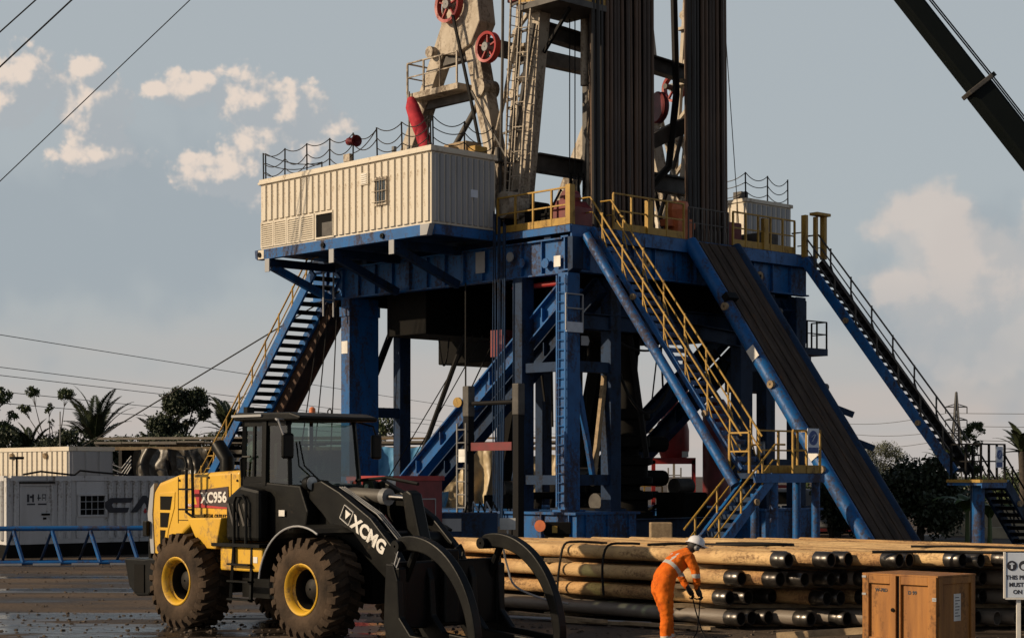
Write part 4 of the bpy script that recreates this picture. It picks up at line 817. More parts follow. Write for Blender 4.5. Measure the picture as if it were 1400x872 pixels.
# counterweight and drawbar
part('counterweight', MB().prism([(-3.95, 1.1), (-3.3, 1.1), (-3.15, 1.12), (-2.75, 1.12), (-2.75, .85), (-3.2, .45), (-3.55, .43), (-3.8, .6)], 'y', -.95, .95), K_, ldr, bevel=.03)
part('counterweight_pocket', box(-3.6, -3.3, -.97, -.951, .5, 1.0), M['dark'], ldr); part('tow_hook', MB().tube([(-3.75, -.5, 1.1), (-3.75, -.5, 1.5), (-3.65, -.5, 1.62), (-3.5, -.5, 1.62)], .05, 8), K_, ldr)
# decal
dc = part('decal', MB().prism([(-1.95, 2.33), (-1.05, 2.40), (-1.02, 2.02), (-1.78, 2.06)], 'y', -.815, -.803), M['decal'], ldr); part('decal_flash', MB().prism([(-2.02, 2.34), (-1.86, 2.345), (-1.74, 2.07), (-1.92, 2.07)], 'y', -.8175, -.8155), M['redink'], dc)
part('decal_flash', MB().prism([(-2.25, 2.10), (-1.06, 2.045), (-1.06, 2.02), (-2.25, 2.04)], 'y', -.818, -.8157), M['redink'], dc)
lettering('XC956', .25, (-1.80, -.819, 2.115), (1, 0, .03), (.15, 0, 1), M['white'], dc, bold=.008); lettering('PRO', .06, (-2.2, -.8195, 2.05), (1, 0, 0), (0, 0, 1), M['white'], dc, bold=.002)
lettering('TOTAL OUTLET', .09, (-1.75, -.806, 1.86), (1, 0, 0), (0, 0, 1), K_, dc, bold=.002)
# exhaust, air cleaner
part('exhaust', MB().tube([(-1.75, -.3, 2.6), (-1.75, -.3, 2.86), (-2.02, -.3, 3.12)], .13, 14), K_, ldr, smooth=True); part('air_cleaner', MB().lathe([(.02, 0), (.13, 0), (.13, .2), (.2, .22), (.2, .5), (.14, .58), (.02, .6)], (-1.05, -.15, 2.6), (0, 0, 1), 14), M['grey'], ldr, smooth=True)
# hood side steps and handrails
part('handrail', MB().tube([(-1.72, -1.0, 1.85), (-1.95, -1.02, 1.95), (-1.95, -1.02, 2.8), (-2.0, -1.02, 2.9), (-2.2, -1.02, 2.92)], .028, 7), K_, ldr, smooth=True); part('handrail', MB().tube([(-1.78, -1.0, 1.9), (-1.78, -1.02, 2.75), (-1.85, -1.02, 2.9)], .028, 7), K_, ldr, smooth=True)
for z in (2.0, 2.35, 2.7): part('step', MB().bar((-2.15, -1.02, z), (-1.78, -1.02, z), .05, .03), K_, ldr)
# hopper-like fender and tank steps
part('rear_fender', MB().prism([(-1.72, 1.86), (-.75, 1.88), (-.9, 1.35), (-1.35, 1.35)], 'y', -1.18, -.8), Y_, ldr, bevel=.02)
part('fuel_tank', box(-.86, .28, -1.12, -.5, 1.0, 1.40), Y_, ldr, bevel=.03); part('tank_step', box(-1.0, .3, -1.2, -.86, 1.405, 1.46), K_, ldr)
part('battery_box', MB().prism([(-.74, 1.5), (.15, 1.5), (.15, 2.35), (-.35, 2.42), (-.74, 2.2)], 'y', -1.1, -.86), K_, ldr, bevel=.06)
for k in range(4): part('louvre', MB().bar((-.66+.14*k, -1.105, 2.12), (-.5+.14*k, -1.105, 1.75), .02, .05), M['mastdk'], ldr)
part('handrail', MB().tube([(-.42, -1.16, 1.1), (-.42, -1.16, 2.15), (-.36, -1.16, 2.25), (-.18, -1.16, 2.25), (-.1, -1.16, 2.15), (-.1, -1.16, 1.45)], .028, 7), K_, ldr, smooth=True)
ls = part('access_ladder', MB().bar((-.55, -1.14, .5), (-.5, -1.1, 1.4), .05, .05).bar((.0, -1.14, .5), (.0, -1.1, 1.4), .05, .05), K_, ldr)
for z in (.52, .82, 1.1): part('step', box(-.55, .02, -1.22, -1.08, z, z+.03), K_, ls)
part('warning_label', box(.05, .16, -1.127, -1.121, 1.15, 1.25), M['white'], ldr); part('warning_label', box(.4, .55, -.875, -.869, 1.92, 2.02), M['white'], ldr)
# chassis
part('rear_chassis', box(-3.0, .1, -.5, .5, .62, 1.2), M['dark'], ldr); part('front_chassis', box(.35, 2.3, -.5, .5, .55, 1.7), M['dark'], ldr); part('axle', MB().cyl((XF, -.8, .79), (XF, .8, .79), .25, 12), M['dark'], ldr); part('axle', MB().cyl((XR, -.8, .79), (XR, .8, .79), .25, 12), M['dark'], ldr)
part('articulation_joint', MB().cyl((.22, 0, .5), (.22, 0, 1.6), .3, 14), M['dark'], ldr); part('steering_ram', MB().cyl((-.6, -.65, .95), (.9, -.55, .95), .06, 10), M['chrome'], ldr, smooth=True); part('steering_ram', MB().cyl((-.6, -.65, .72), (.6, -.55, .72), .05, 10), M['chrome'], ldr, smooth=True)
part('under_guard', box(-.6, .5, -.85, -.55, .55, 1.0), K_, ldr)
# cab
cabm = part('cab_base', MB().prism([(-.68, 1.5), (1.0, 1.5), (1.1, 2.0), (.9, 2.42), (-.68, 2.52)], 'y', -.84, .72), K_, ldr, bevel=.03)
for (x, y, x2, y2) in ((-.64, -.80, -.62, -.78), (-.03, -.82, -.03, -.80), (-.64, .68, -.62, .66), (.62, .68, .52, .64), (.60, -.80, .50, -.74)): part('pillar', MB().bar((x, y, 2.42), (x2, y2, 3.5), .11 if y2 < 0 and x2 < .2 else .06, .07), K_, cabm)
part('pillar', MB().bar((-.33, -.81, 2.5), (-.33, -.79, 3.45), .05, .05), K_, cabm); part('sill', MB().bar((-.64, -.81, 2.52), (-.03, -.82, 2.52), .06, .1), K_, cabm); part('head_rail', MB().bar((-.64, -.79, 3.46), (.5, -.77, 3.46), .06, .1), K_, cabm)
rfc = part('cab_roof', MB().prism([(-.78, 3.5), (.95, 3.48), (.98, 3.55), (.7, 3.62), (-.7, 3.64), (-.8, 3.58)], 'y', -.9, .80), K_, ldr, bevel=.03); part('roof_edge', box(-.8, .0, -.93, -.901, 3.56, 3.60), M['lgrey'], rfc)
def pane(q): return part('window', MB().add(q, [(0, 1, 2, 3)]), M['glass'], cabm)
pane([(-.6, -.80, 2.56), (-.36, -.80, 2.56), (-.36, -.785, 3.42), (-.6, -.785, 3.42)]); pane([(-.30, -.81, 2.56), (-.07, -.81, 2.56), (-.07, -.795, 3.42), (-.30, -.795, 3.42)])
pane([(.03, -.81, 2.1), (.62, -.80, 2.1), (.52, -.745, 3.46), (.03, -.79, 3.46)]); pane([(.63, -.77, 2.36), (.63, .66, 2.36), (.53, .62, 3.48), (.53, -.72, 3.48)]); pane([(-.66, -.7, 2.6), (-.66, .62, 2.6), (-.64, .6, 3.42), (-.64, -.7, 3.42)]); pane([(-.6, .69, 2.56), (.55, .69, 2.56), (.5, .66, 3.44), (-.6, .67, 3.44)])
st_ = part('seat', box(-.45, .0, -.3, .25, 2.3, 2.55).box(-.5, -.35, -.28, .23, 2.55, 3.15), M['rubber2'], cabm, bevel=.05); part('steering_wheel', MB().tube([(.3+.05*math.sin(t), .19*math.cos(t), 2.75+.17*math.sin(t)) for t in [i*PI/8 for i in range(16)]], .018, 6, closed=True).cyl((.3, 0, 2.75), (.5, 0, 2.3), .03, 6), M['rubber2'], cabm)
part('door_handle', MB().tube([(-.58, -.88, 2.55), (-.58, -.9, 2.85), (-.52, -.9, 2.9), (-.34, -.88, 2.9)], .02, 6), K_, cabm)
part('wiper', MB().tube([(.68, -.1, 2.4), (.66, -.55, 2.75), (.60, -.6, 3.15)], .014, 5).tube([(.68, -.55, 2.5), (.66, -.2, 2.35)], .014, 5), K_, cabm)
mi = part('mirror', box(.62, .70, -1.02, -.78, 2.86, 3.28), K_, ldr, bevel=.04); part('mirror_arm', MB().tube([(.5, -.78, 3.5), (.66, -1.1, 3.5), (.68, -1.0, 3.25)], .018, 6), M['lgrey'], mi); part('mirror_bracket', MB().tube([(.3, -.86, 3.52), (.66, -1.1, 3.48)], .018, 6), M['lgrey'], mi)
m2 = part('mirror', box(.62, .70, .92, 1.14, 2.86, 3.28), K_, ldr, bevel=.04); part('mirror_arm', MB().tube([(.5, .7, 3.5), (.62, 1.0, 3.42), (.66, 1.03, 3.25)], .018, 6), K_, m2)
for y in (-.72, 1.0):
    h_ = part('headlight', MB().lathe([(.02, -.1), (.1, -.08), (.125, .0), (.125, .06), (.02, .06)], (1.0, y, 2.46), (1, 0, 0), 14), K_, ldr, smooth=True); part('lens', MB().lathe([(.005, .066), (.11, .066), (.11, .07), (.005, .075)], (1.0, y, 2.46), (1, 0, 0), 14), M['lens'], h_); part('lamp_post', MB().bar((.95, y*.9, 1.9), (.98, y, 2.38), .04, .04), K_, h_)
part('lifting_eye', MB().tube([(.3+.05*math.cos(t), .3, 3.66+.05*math.sin(t)) for t in [i*PI/6 for i in range(12)]], .012, 5, closed=True), K_, rfc)
# front fenders
for y0, y1 in ((-1.45, -.72), (.72, 1.45)):
    o_ = arc(XF, .79, 1.02, 62, 172, 12); i_ = arc(XF, .79, .98, 172, 62, 12)
    f_ = part('front_fender', MB().prism(o_+i_, 'y', y0, y1), K_, ldr)
    if y0 < 0: part('fender_lip', MB().tube([(x, y0-.012, z) for x, z in arc(XF, .79, 1.0, 62, 172, 16)], .016, 6), M['lgrey'], f_, smooth=True)
# loader tower, arms, tilt linkage
for y in (-.52, .52):
    part('tower_plate', MB().prism([(.55, 1.4), (1.6, 1.4), (1.35, 2.1), (1.2, 2.5), (.98, 2.52), (.85, 2.2)], 'y', y-.05, y+.05), K_, ldr, bevel=.015)
    for x, z in ((1.07, 2.4), (1.12, 2.22), (1.02, 2.1)): part('pin', MB().lathe([(.01, -.08), (.045, -.08), (.045, .08), (.01, .08)], (x, y, z), (0, 1, 0), 10), M['grey'], ldr)
for y in (-.66, .66):
    ar = part('lift_arm', MB().prism([(.98, 2.22), (1.06, 2.46), (1.3, 2.50), (1.75, 2.32), (2.5, 1.92), (3.05, 1.45), (3.42, .92), (3.5, .6), (3.35, .45), (3.15, .55), (2.9, .95), (2.3, 1.36), (1.7, 1.62), (1.35, 1.95)], 'y', y-.07, y+.07), K_, ldr, bevel=.02)
    if y < 0:
        e = Vector((1, 0, -.56)).normalized(); o = Vector((1.80, -.738, 1.93))
        lettering('XCMG', .30, o+e*.27+Vector((0, 0, -.015)), e, (.5, 0, 1), M['white'], ar, bold=.012)
        u = Vector((.49, 0, .87)); lg = MB(); c = o+e*.12+u*.10; s_ = .12
        for k in range(4):
            q = [(-1, -1), (1, -1), (1, 1), (-1, 1)]; a_, b_ = q[k], q[(k+1) % 4]
            lg.bar(c+e*(s_*a_[0])+u*(s_*a_[1]), c+e*(s_*b_[0])+u*(s_*b_[1]), .008, .035, (0, 1, 0))
        part('emblem', lg, M['white'], ar)
        tri = [c+e*(-.07)+u*.06, c+e*.07+u*.06, c-u*.075]; part('emblem', MB().add([tuple(p+Vector((0, -.004, 0))) for p in tri]+[tuple(p+Vector((0, .004, 0))) for p in tri], [(0, 1, 2), (5, 4, 3), (0, 3, 4, 1), (1, 4, 5, 2), (2, 5, 3, 0)]), M['white'], ar)
part('cross_tube', MB().cyl((2.6, -.6, 1.55), (2.6, .6, 1.55), .16, 14), K_, ldr, smooth=True)
for y in (-.3, .3): part('lift_ram', MB().cyl((1.0, y, 1.3), (2.5, y, 1.35), .09, 12), K_, ldr)
tr = part('tilt_ram', MB().cyl((1.2, 0, 2.28), (2.1, 0, 2.24), .12, 14), M['mastdk'], ldr, smooth=True); part('rod', MB().cyl((2.1, 0, 2.24), (2.66, 0, 2.22), .05, 12), M['chrome'], tr, smooth=True); part('gland', MB().cyl((2.0, 0, 2.245), (2.12, 0, 2.24), .14, 14), M['grey'], tr, smooth=True)
part('bell_crank', MB().prism([(2.55, 2.3), (2.66, 2.36), (2.78, 2.3), (3.02, 1.5), (3.0, .9), (2.86, .85), (2.72, 1.5)], 'y', -.12, .12), K_, ldr, bevel=.03); part('tie_link', MB().bar((2.92, 0, .95), (3.5, 0, .9), .14, .16), K_, ldr)
part('hydraulic_hose', MB().tube([(1.1, .2, 2.5), (1.8, .25, 2.55), (2.6, .2, 2.45)], .03, 6), K_, ldr); part('grease_pipe', MB().tube([(1.5, -.2, 2.05), (1.9, -.3, 1.95), (2.4, -.35, 1.7)], .03, 6), M['grey'], ldr)
def spline(P, n):
    out = []
    for i in range(len(P)-1):
        p0, p1, p2, p3 = P[max(i-1, 0)], P[i], P[i+1], P[min(i+2, len(P)-1)]
        for k in range(n):
            t = k/n; out.append(tuple(.5*((2*b)+(-a+c)*t+(2*a-5*b+4*c-d)*t*t+(-a+3*b-3*c+d)*t**3) for a, b, c, d in zip(p0, p1, p2, p3)))
    return out+[P[-1]]
for x, z in ((-2.45, 2.5), (-1.6, 2.55), (-.8, 2.5), (-2.5, 1.3), (-.8, 1.7)): part('bolt', MB().lathe([(.003, 0), (.022, 0), (.022, .012), (.003, .014)], (x, -.801, z), (0, -1, 0), 8), K_, hd_)
part('seam', box(-2.50, -2.488, -.806, -.79, 1.75, 2.56), K_, hd_); part('seam', box(-2.488, -.98, -.806, -.79, 1.80, 1.812), K_, hd_)
for k in range(5): part('hood_vent', box(-2.75-.1*k, -2.7-.1*k, -.5, .5, 2.56-.02*k, 2.585-.025*k), K_, hd_)
for k in range(4):
    y = -.42+.06*k; part('hydraulic_hose', MB().tube(spline([(.4, y, 1.5), (.9, y-.05, 1.95+.05*k), (1.5, y, 1.85), (2.1, y+.05, 1.6), (2.6, y+.1, 1.3)], 4), .022, 6), M['rubber2'], ldr, smooth=True)
for k in range(3): part('arm_pipe', MB().tube([(1.5, -.5+.05*k, 2.4), (2.4, -.5+.05*k, 1.98), (3.0, -.5+.05*k, 1.5)], .014, 6), M['grey'], ldr, smooth=True)
part('work_lamp', box(-.7, -.6, -.75, -.6, 3.64, 3.74), K_, rfc); part('beacon', MB().lathe([(.02, 0), (.06, 0), (.055, .1), (.02, .13)], (-.4, .5, 3.64), (0, 0, 1), 12), M['orange'], rfc, smooth=True)
# grapple: back frame, lower forks, two curved top claws
gp = part('grapple_frame', MB().box(3.42, 3.55, -1.15, 1.15, .25, 1.28).box(3.3, 3.62, -1.15, -.98, .1, 1.2).box(3.3, 3.62, .98, 1.15, .1, 1.2).box(3.36, 3.7, -.25, .05, .3, 1.45), K_, ldr, bevel=.03)
for y in (-1.12, -.45, .45, 1.05): part('fork_tine', MB().prism([(3.35, 1.25), (3.52, 1.25), (3.62, 1.0), (3.66, .45), (3.9, .2), (4.9, .12), (4.9, .05), (3.5, .04), (3.3, .3)], 'y', y-.06, y+.06), K_, gp, bevel=.02)
for y in (-1.0, .82):
    ou = [(3.5, 1.44), (3.5, 1.58), (3.6, 1.66), (3.9, 1.68), (4.25, 1.6), (4.6, 1.4), (4.9, 1.08), (5.1, .7), (5.2, .3), (5.2, .02)]; inn = [(5.06, .02), (5.04, .3), (4.93, .66), (4.72, 1.0), (4.42, 1.27), (4.1, 1.42), (3.75, 1.46)]
    ou, inn = spline(ou, 4), spline(inn, 4)
    cl_ = part('claw', MB().prism(ou+inn, 'y', y-.11, y+.05), K_, gp, bevel=.02)
    part('pivot', MB().lathe([(.02, -.2), (.09, -.2), (.09, .16), (.02, .16)], (3.6, y-.02, 1.52), (0, 1, 0), 14), K_, cl_, smooth=True); part('ram', MB().cyl((3.45, y+.1, .9), (3.75, y+.1, 1.5), .06, 10), K_, cl_)
part('hose_loop', MB().tube([(3.55, .1, 1.28), (3.55, .12, 1.45), (3.55, .22, 1.5), (3.55, .28, 1.4), (3.55, .26, 1.28)], .025, 6), K_, gp)
part('hose_loop', MB().tube([(3.55, -.25, 1.28), (3.55, -.22, 1.4), (3.55, -.12, 1.42), (3.55, -.1, 1.28)], .025, 6), K_, gp)
part('wire_hook', MB().tube([(3.66, -1.2, 1.45), (3.6, -1.22, 1.25), (3.62, -1.2, 1.2), (3.68, -1.18, 1.35)], .012, 5), M['lgrey'], gp)

# ------------------------------------------------------------------ casing pipes stacked on the ground
SX, SY = 3.84, 29.9     # near end of the lowest front pipe
STK = (SX, SY, R(-47))
LEN = 9.6; RP = .122
def pipe_meshes():
    out = []
    for m in ('casing', 'casing2', 'casing3'):
        me = MB().lathe([(RP-.015, 0), (RP, 0), (RP, .3), (RP, 2.4), (RP, 5), (RP, 7.5), (RP, LEN), (RP-.015, LEN), (RP-.015, LEN-.3)], (0, 0, 0), (-1, 0, 0), 14).mesh('casing_pipe', smooth=True); me.materials.append(M[m]); out.append(me)
    return out
pmesh = pipe_meshes()
capm = MB().lathe([(.01, .2), (RP*.86, .2), (RP*.86, -.03), (RP*1.0, -.03), (RP*1.08, -.01), (RP*1.08, .10), (RP*1.05, .12), (RP*1.08, .14), (RP*1.08, .26), (RP*1.0, .275)], (0, 0, 0), (-1, 0, 0), 16).mesh('end_coupling', smooth=True); capm.materials.append(M['thread'])
rd = random.Random(11)
LAY = ['bottom', 'third', 'second', 'top']
for lay in range(4):
    z = .20+lay*.335
    n = 24
    for i in range(n):
        b = i*.252+(.06 if lay % 2 else 0)+(.1*(3-lay) if False else 0)
        a = .93*b+rd.uniform(-.32, .5)+(.45 if lay == 3 else .0)-(.55 if lay == 1 else 0)-(.1 if lay == 0 else 0)
        mi_ = 2 if lay == 0 else rd.choice((0, 0, 1, 1, 1) if lay == 3 else (0, 0, 0, 1, 2))
        o = bpy.data.objects.new('casing_pipe', pmesh[mi_]); col.objects.link(o); place(o, (a, b, z+rd.uniform(-.008, .008)), STK)
        o.rotation_euler = (rd.uniform(0, 6.28), R(rd.uniform(-.12, .12)), STK[2]+R(rd.uniform(-.25, .25)))
        setp(o, f'{["rusty", "pale tan", "grey"][mi_]} steel casing pipe, {ORD[i]} from the front in the {LAY[lay]} layer of the stack', 'pipe', 'casing pipes in the stack')
        if rd.random() < .8 or i < 3:
            c = bpy.data.objects.new('end_coupling', capm); col.objects.link(c); c.parent = o
for lay in range(4):
    for k, off in enumerate((1.4, 4.6, 7.8)):
        z = .20+lay*.335-.167-.015; mb = MB().bar((.3-off-.3, -.15, z), (5.6-off-.3+.4, 6.0, z), .12, .075 if lay else .09)
        single('timber_bearer', mb, M['tan'], f'timber bearer under the {LAY[lay]} pipe layer, {["near the couplings", "at mid length", "near the far ends"][k]}', 'timber', (0, 0, max(z-.04, 0)), STK, 'timber bearers in the pipe stack')
# slings, hoses and cable on the pipes
def draped(name, pts, r, m, label, cat, fr=STK): return single(name, MB().tube(spline(pts, 4), r, 6), m, label, cat, tuple(pts[0]), fr, smooth=True)
zt = 1.20+RP+.02
draped('sling', [(-4.2, -.2, .5), (-4.15, -.2, .9), (-4.1, -.12, 1.32), (-4.0, .1, zt+.03), (-3.9, .35, zt+.02), (-3.7, .6, zt)], .024, M['rope'], 'black sling over the front pipes nearest the grapple', 'sling')
draped('sling', [(-3.0, -.22, .45), (-3.05, -.2, .95), (-3.0, -.12, 1.33), (-2.8, .15, zt+.03), (-2.7, .4, zt+.02)], .024, M['rope'], 'black sling over the front pipes, second from the grapple', 'sling')
draped('cable_coil', [(-2.6, .5, zt), (-2.3, 1.0, zt+.02), (-1.9, 1.4, zt), (-1.3, 1.5, zt+.01), (-.8, 1.9, zt+.02), (-.9, 2.5, zt), (-1.6, 2.3, zt+.01), (-2.2, 1.9, zt)], .03, M['rope'], 'dark cable lying slack on top of the pipes left of the worker', 'cable')
draped('cable_run', [(1.9, 1.0, zt), (2.5, 1.5, zt+.01), (2.9, 2.0, zt), (3.6, 2.1, zt+.01), (4.0, 2.8, zt), (4.8, 3.2, zt+.01), (5.6, 4.4, zt)], .028, M['rope'], 'dark cable snaking over the pipe tops right of the worker', 'cable')
draped('cable_run', [(1.0, 3.4, zt), (1.8, 3.9, zt+.01), (2.4, 4.2, zt), (3.4, 4.3, zt+.01), (4.2, 5.0, zt)], .024, M['rope'], 'thin dark cable on the far part of the pipe tops', 'cable')
draped('grey_hose', [(-4.9, -.9, 1.25), (-5.0, -.7, .9), (-4.9, -.6, .55), (-4.3, -.5, .35), (-3.7, -.4, .28)], .02, M['lgrey'], 'pale hose dangling from the far claw to the ground', 'hose')
for i, (a, b, t, w) in enumerate(((-2.2, -.9, .3, 2.2), (-1.0, -.75, .15, 1.8), (-3.4, -1.0, -.1, 2.6))):
    d = Vector((math.cos(t), math.sin(t), 0)); single('plank', MB().bar(Vector((a, b, .05+.02*i))-d*w/2, Vector((a, b, .05+.02*i))+d*w/2, .16, .05), M['tan'], ['loose board on the ground in front of the pipes near the worker', 'short loose board lying behind the worker', 'long loose board on the ground near the grapple'][i], 'board', (a, b, 0), STK)
single('thin_rod', MB().cyl((-4.3, -1.3, .05), (-1.5, -.6, .06), .03, 8), M['lgrey'], 'thin pale rod lying on the ground in front of the pipe stack', 'rod', (-3, -1, .03), STK)
single('timber_prop', MB().bar((1.55, -1.0, .08), (2.9, -.55, .22), .12, .1), M['tan'], 'tilted timber lying between the worker and the crate', 'timber', (2, -.8, .05), STK)

# ------------------------------------------------------------------ crate
CRF = (6.17, 26.0, R(-47))
cr = thing('wooden_crate', 'orange brown plywood crate with double doors standing in front of the pipes', 'crate', (0, 0, 0), CRF)
CH_, CL, CW = 1.10, 1.27, .94
part('box', box(-CL, 0, .0, CW, .08, CH_), M['wood'], cr)
for x0, x1 in ((-CL-.012, -CL+.10), (-CL*.52-.13, -CL*.52-.025), (-CL*.52+.035, -CL*.52+.06), (-.13, .012)): part('batten', box(x0, x1, -.05, -.001, .08, CH_+.004), M['wood'], cr, bevel=.006)
part('door_gap', box(-CL*.52-.024, -CL*.52+.034, -.012, -.001, .09, CH_-.01), M['dark'], cr)
for x0, x1 in ((-CL+.10, -CL*.52-.13), (-CL*.52+.06, -.13)): part('batten', box(x0, x1, -.046, -.001, CH_-.12, CH_+.002), M['wood'], cr, bevel=.006); part('batten', box(x0, x1, -.046, -.001, .08, .18), M['wood'], cr, bevel=.006)
for y0, y1 in ((.0, .1), (CW-.1, CW+.01)): part('batten', box(.001, .03, y0, y1, .08, CH_+.003), M['wood'], cr, bevel=.006)
part('batten', box(.001, .028, .1, CW-.1, CH_-.1, CH_+.001), M['wood'], cr, bevel=.006); part('lid', box(-CL-.02, .035, -.04, CW+.02, CH_+.005, CH_+.03), M['wood'], cr)
for x in (-CL*.5, -.2): pass
for x in (-CL+.1, -CL/2, -.12): part('runner', box(x-.06, x+.06, 0, CW, 0, .078), M['wood'], cr)
part('latch', MB().lathe([(.005, 0), (.03, 0), (.03, .02), (.005, .025)], (-CL*.52-.07, -.051, .6), (0, -1, 0), 10), M['dark'], cr)
for x, z in ((-CL+.03, CH_-.02), (-CL+.03, .82), (-.01, .78), (-.01, CH_-.3)): part('corner_clip', box(x-.04, x+.03, -.06, -.051, z-.02, z+.012), M['lgrey'], cr)
part('paper_label', box(.002, .006, .42, .60, .45, .85), M['white'], cr); mb = MB()
for k in range(7): mb.box(.0065, .0075, .45, .55+.03*math.sin(k*2.3), .8-.045*k-.012, .8-.045*k)
part('label_print', mb, M['ink'], cr)
lettering('W-70D', .07, (-1.08, -.004, .86), (1, 0, 0), (0, 0, 1), M['ink'], cr, ext=.002, bold=.003); lettering('D 99', .075, (-.5, -.004, .84), (1, 0, 0), (0, 0, 1), M['ink'], cr, ext=.002, bold=.003)

# ------------------------------------------------------------------ safety notice on a post at the right edge
SGF = (6.52, 23.6, R(-4))
sg_ = thing('notice_board', 'pale blue safety notice on a post at the right edge of the picture', 'sign', (0, 0, 0), SGF)
part('board', box(-.02, .62, -.01, .012, .98, 1.57), M['signw'], sg_, bevel=.004); part('frame', box(-.045, -.0205, -.02, .02, .97, 1.58).box(-.02, .62, -.018, .02, .955, .979), M['white'], sg_); part('post', box(.13, .18, .013, .06, 0, 1.0).box(.13, .18, .02, .06, 1.0, 1.5), M['white'], sg_)
for i in range(4):
    cx = .06+i*.155; d_ = part('symbol_disc', MB().lathe([(.003, 0), (.066, 0), (.066, .004), (.003, .004)], (cx, -.0115, 1.40), (0, -1, 0), 20), M['ink'], sg_)
    part('symbol', [MB().box(cx-.03, cx+.03, -.019, -.016, 1.415, 1.43).box(cx-.012, cx+.012, -.019, -.016, 1.36, 1.44), MB().lathe([(.003, 0), (.036, 0), (.036, .003), (.003, .003)], (cx, -.016, 1.385), (0, -1, 0), 12), MB().box(cx-.02, cx, -.019, -.016, 1.36, 1.44).box(cx-.02, cx+.03, -.019, -.016, 1.36, 1.38), MB().box(cx-.025, cx+.025, -.019, -.016, 1.37, 1.42)][i], M['signw'], d_)
for i, s_ in enumerate(('THIS PROTECTION', 'MUST BE WORN', 'ON THIS SITE')): lettering(s_, .075, (.30, -.0115, 1.22-i*.095), (1, 0, 0), (0, 0, 1), M['ink'], sg_, ext=.002, bold=.0025, align='CENTER')

# ------------------------------------------------------------------ worker in orange coveralls
WK = (2.36, 27.0, R(24))      # local x = facing, to the viewer's right and a little away
wk = thing('person', 'worker in orange reflective coveralls and white hard hat bending over by the pipes', 'person', (0, 0, 0), WK)
def skin_body(verts, edges, radii):
    me = bpy.data.meshes.new('body'); me.from_pydata(verts, edges, []); o = bpy.data.objects.new('body', me); col.objects.link(o)
    md = o.modifiers.new('skin', 'SKIN'); md.use_smooth_shade = True
    for i, r in enumerate(radii): me.skin_vertices[0].data[i].radius = r if isinstance(r, tuple) else (r, r); me.skin_vertices[0].data[i].use_root = (i == 0)
    sb = o.modifiers.new('sub', 'SUBSURF'); sb.levels = 3; sb.render_levels = 3
    bpy.context.view_layer.update(); me2 = bpy.data.meshes.new_from_object(o.evaluated_get(bpy.context.evaluated_depsgraph_get())); bpy.data.objects.remove(o); return me2
V, E_, RA = [], [], []
def jv(p, r, par=None):
    V.append(p); RA.append(r); i = len(V)-1
    if par is not None: E_.append((par, i))
    return i
pel = jv((-.13, 0, .98), (.19, .175)); wa = jv((-.04, 0, 1.13), (.18, .16), pel); ch = jv((.13, 0, 1.27), (.19, .165), wa); up_ = jv((.26, 0, 1.38), (.15, .14), ch); nk = jv((.355, .0, 1.45), .062, up_); hdv = jv((.425, 0, 1.50), .082, nk); ht = jv((.465, 0, 1.575), .085, hdv)
for s_ in (-1, 1):
    y = s_
    sh = jv((.25, .20*y, 1.36), .088, up_); el = jv((.31+.03*(y < 0), .25*y, 1.09), .068, sh); fa = jv((.37, .20*y, .97), .057, el); wr = jv((.42, .14*y, .86), .036, fa)
    hp = jv((-.12, .10*y, .92), .15, pel); th = jv((-.08+.05*y, .13*y, .70), .125, hp); kn = jv((-.03+.08*y, .15*y, .50), .102, th); cf = jv((-.03+.11*y, .16*y, .28), .098, kn); an = jv((-.02+.12*y, .165*y, .12), .085, cf); ft = jv((.10+.12*y, .15*y, .05), .045, an)
bm_ = skin_body(V, E_, RA)
for m in ('orangecloth', 'tape', 'skin', 'rubber2'): bm_.materials.append(M[m])
from mathutils import noise as mnoise
for v in bm_.vertices:
    q = v.co; am = .016 if q.z < 1.4 else .002
    v.co = q+v.normal*(am*(mnoise.noise(Vector((q.x*9, q.y*9, q.z*15)))+.6*mnoise.noise(Vector((q.x*20, q.y*20, q.z*34)))))
axT = Vector((.40, 0, .40)).normalized()
for p in bm_.polygons:
    c = p.center; p.use_smooth = True; k = 0; t = (c-Vector((-.13, 0, .98))).dot(axT)
    if c.z > 1.425 and c.x > .30 and abs(c.y) < .14: k = 2
    elif .14 < c.z < .19: k = 1
    elif c.z < .125: k = 3
    elif abs(c.y) > .15 and c.x > .22 and 1.05 < c.z < 1.11: k = 1
    elif c.x > .385 and c.z < .93: k = 2
    elif abs(c.y) < .2 and .25 < t < .30 and c.z > 1.0: k = 1
    elif .07 < abs(c.y) < .115 and .25 < t < .5 and c.x < .25: k = 1
    p.material_index = k
part('body', bm_, None, wk)
# hard hat, ear muffs, face
hc = Vector((.465, 0, 1.535)); hm = MB(); ax_ = Vector((.4, 0, 1)).normalized()
hm.lathe([(.158, -.005), (.162, .005), (.135, .012), (.132, .05), (.115, .095), (.075, .128), (.03, .14), (.002, .142)], hc, ax_, 24)
hm.add([tuple(hc+Vector((.10, -.09, -.03))), tuple(hc+Vector((.20, -.05, -.055))), tuple(hc+Vector((.20, .05, -.055))), tuple(hc+Vector((.10, .09, -.03))), tuple(hc+Vector((.10, -.09, -.015))), tuple(hc+Vector((.20, -.05, -.045))), tuple(hc+Vector((.20, .05, -.045))), tuple(hc+Vector((.10, .09, -.015)))], [(0,1,2,3),(4,5,6,7),(0,1,5,4),(1,2,6,5),(2,3,7,6),(3,0,4,7)])
hm.tube([hc+ax_*.11+Vector((-.09, 0, -.01)), hc+ax_*.147, hc+ax_*.11+Vector((.1, 0, -.03))], .012, 6)
part('hard_hat', hm, M['helmet'], wk, smooth=True)
for y in (-1, 1): part('ear_muff', MB().lathe([(.01, 0), (.042, 0), (.046, .02), (.03, .045), (.01, .05)], (.43, .085*y, 1.49), (0, y, 0), 14), M['grey'], wk, smooth=True)
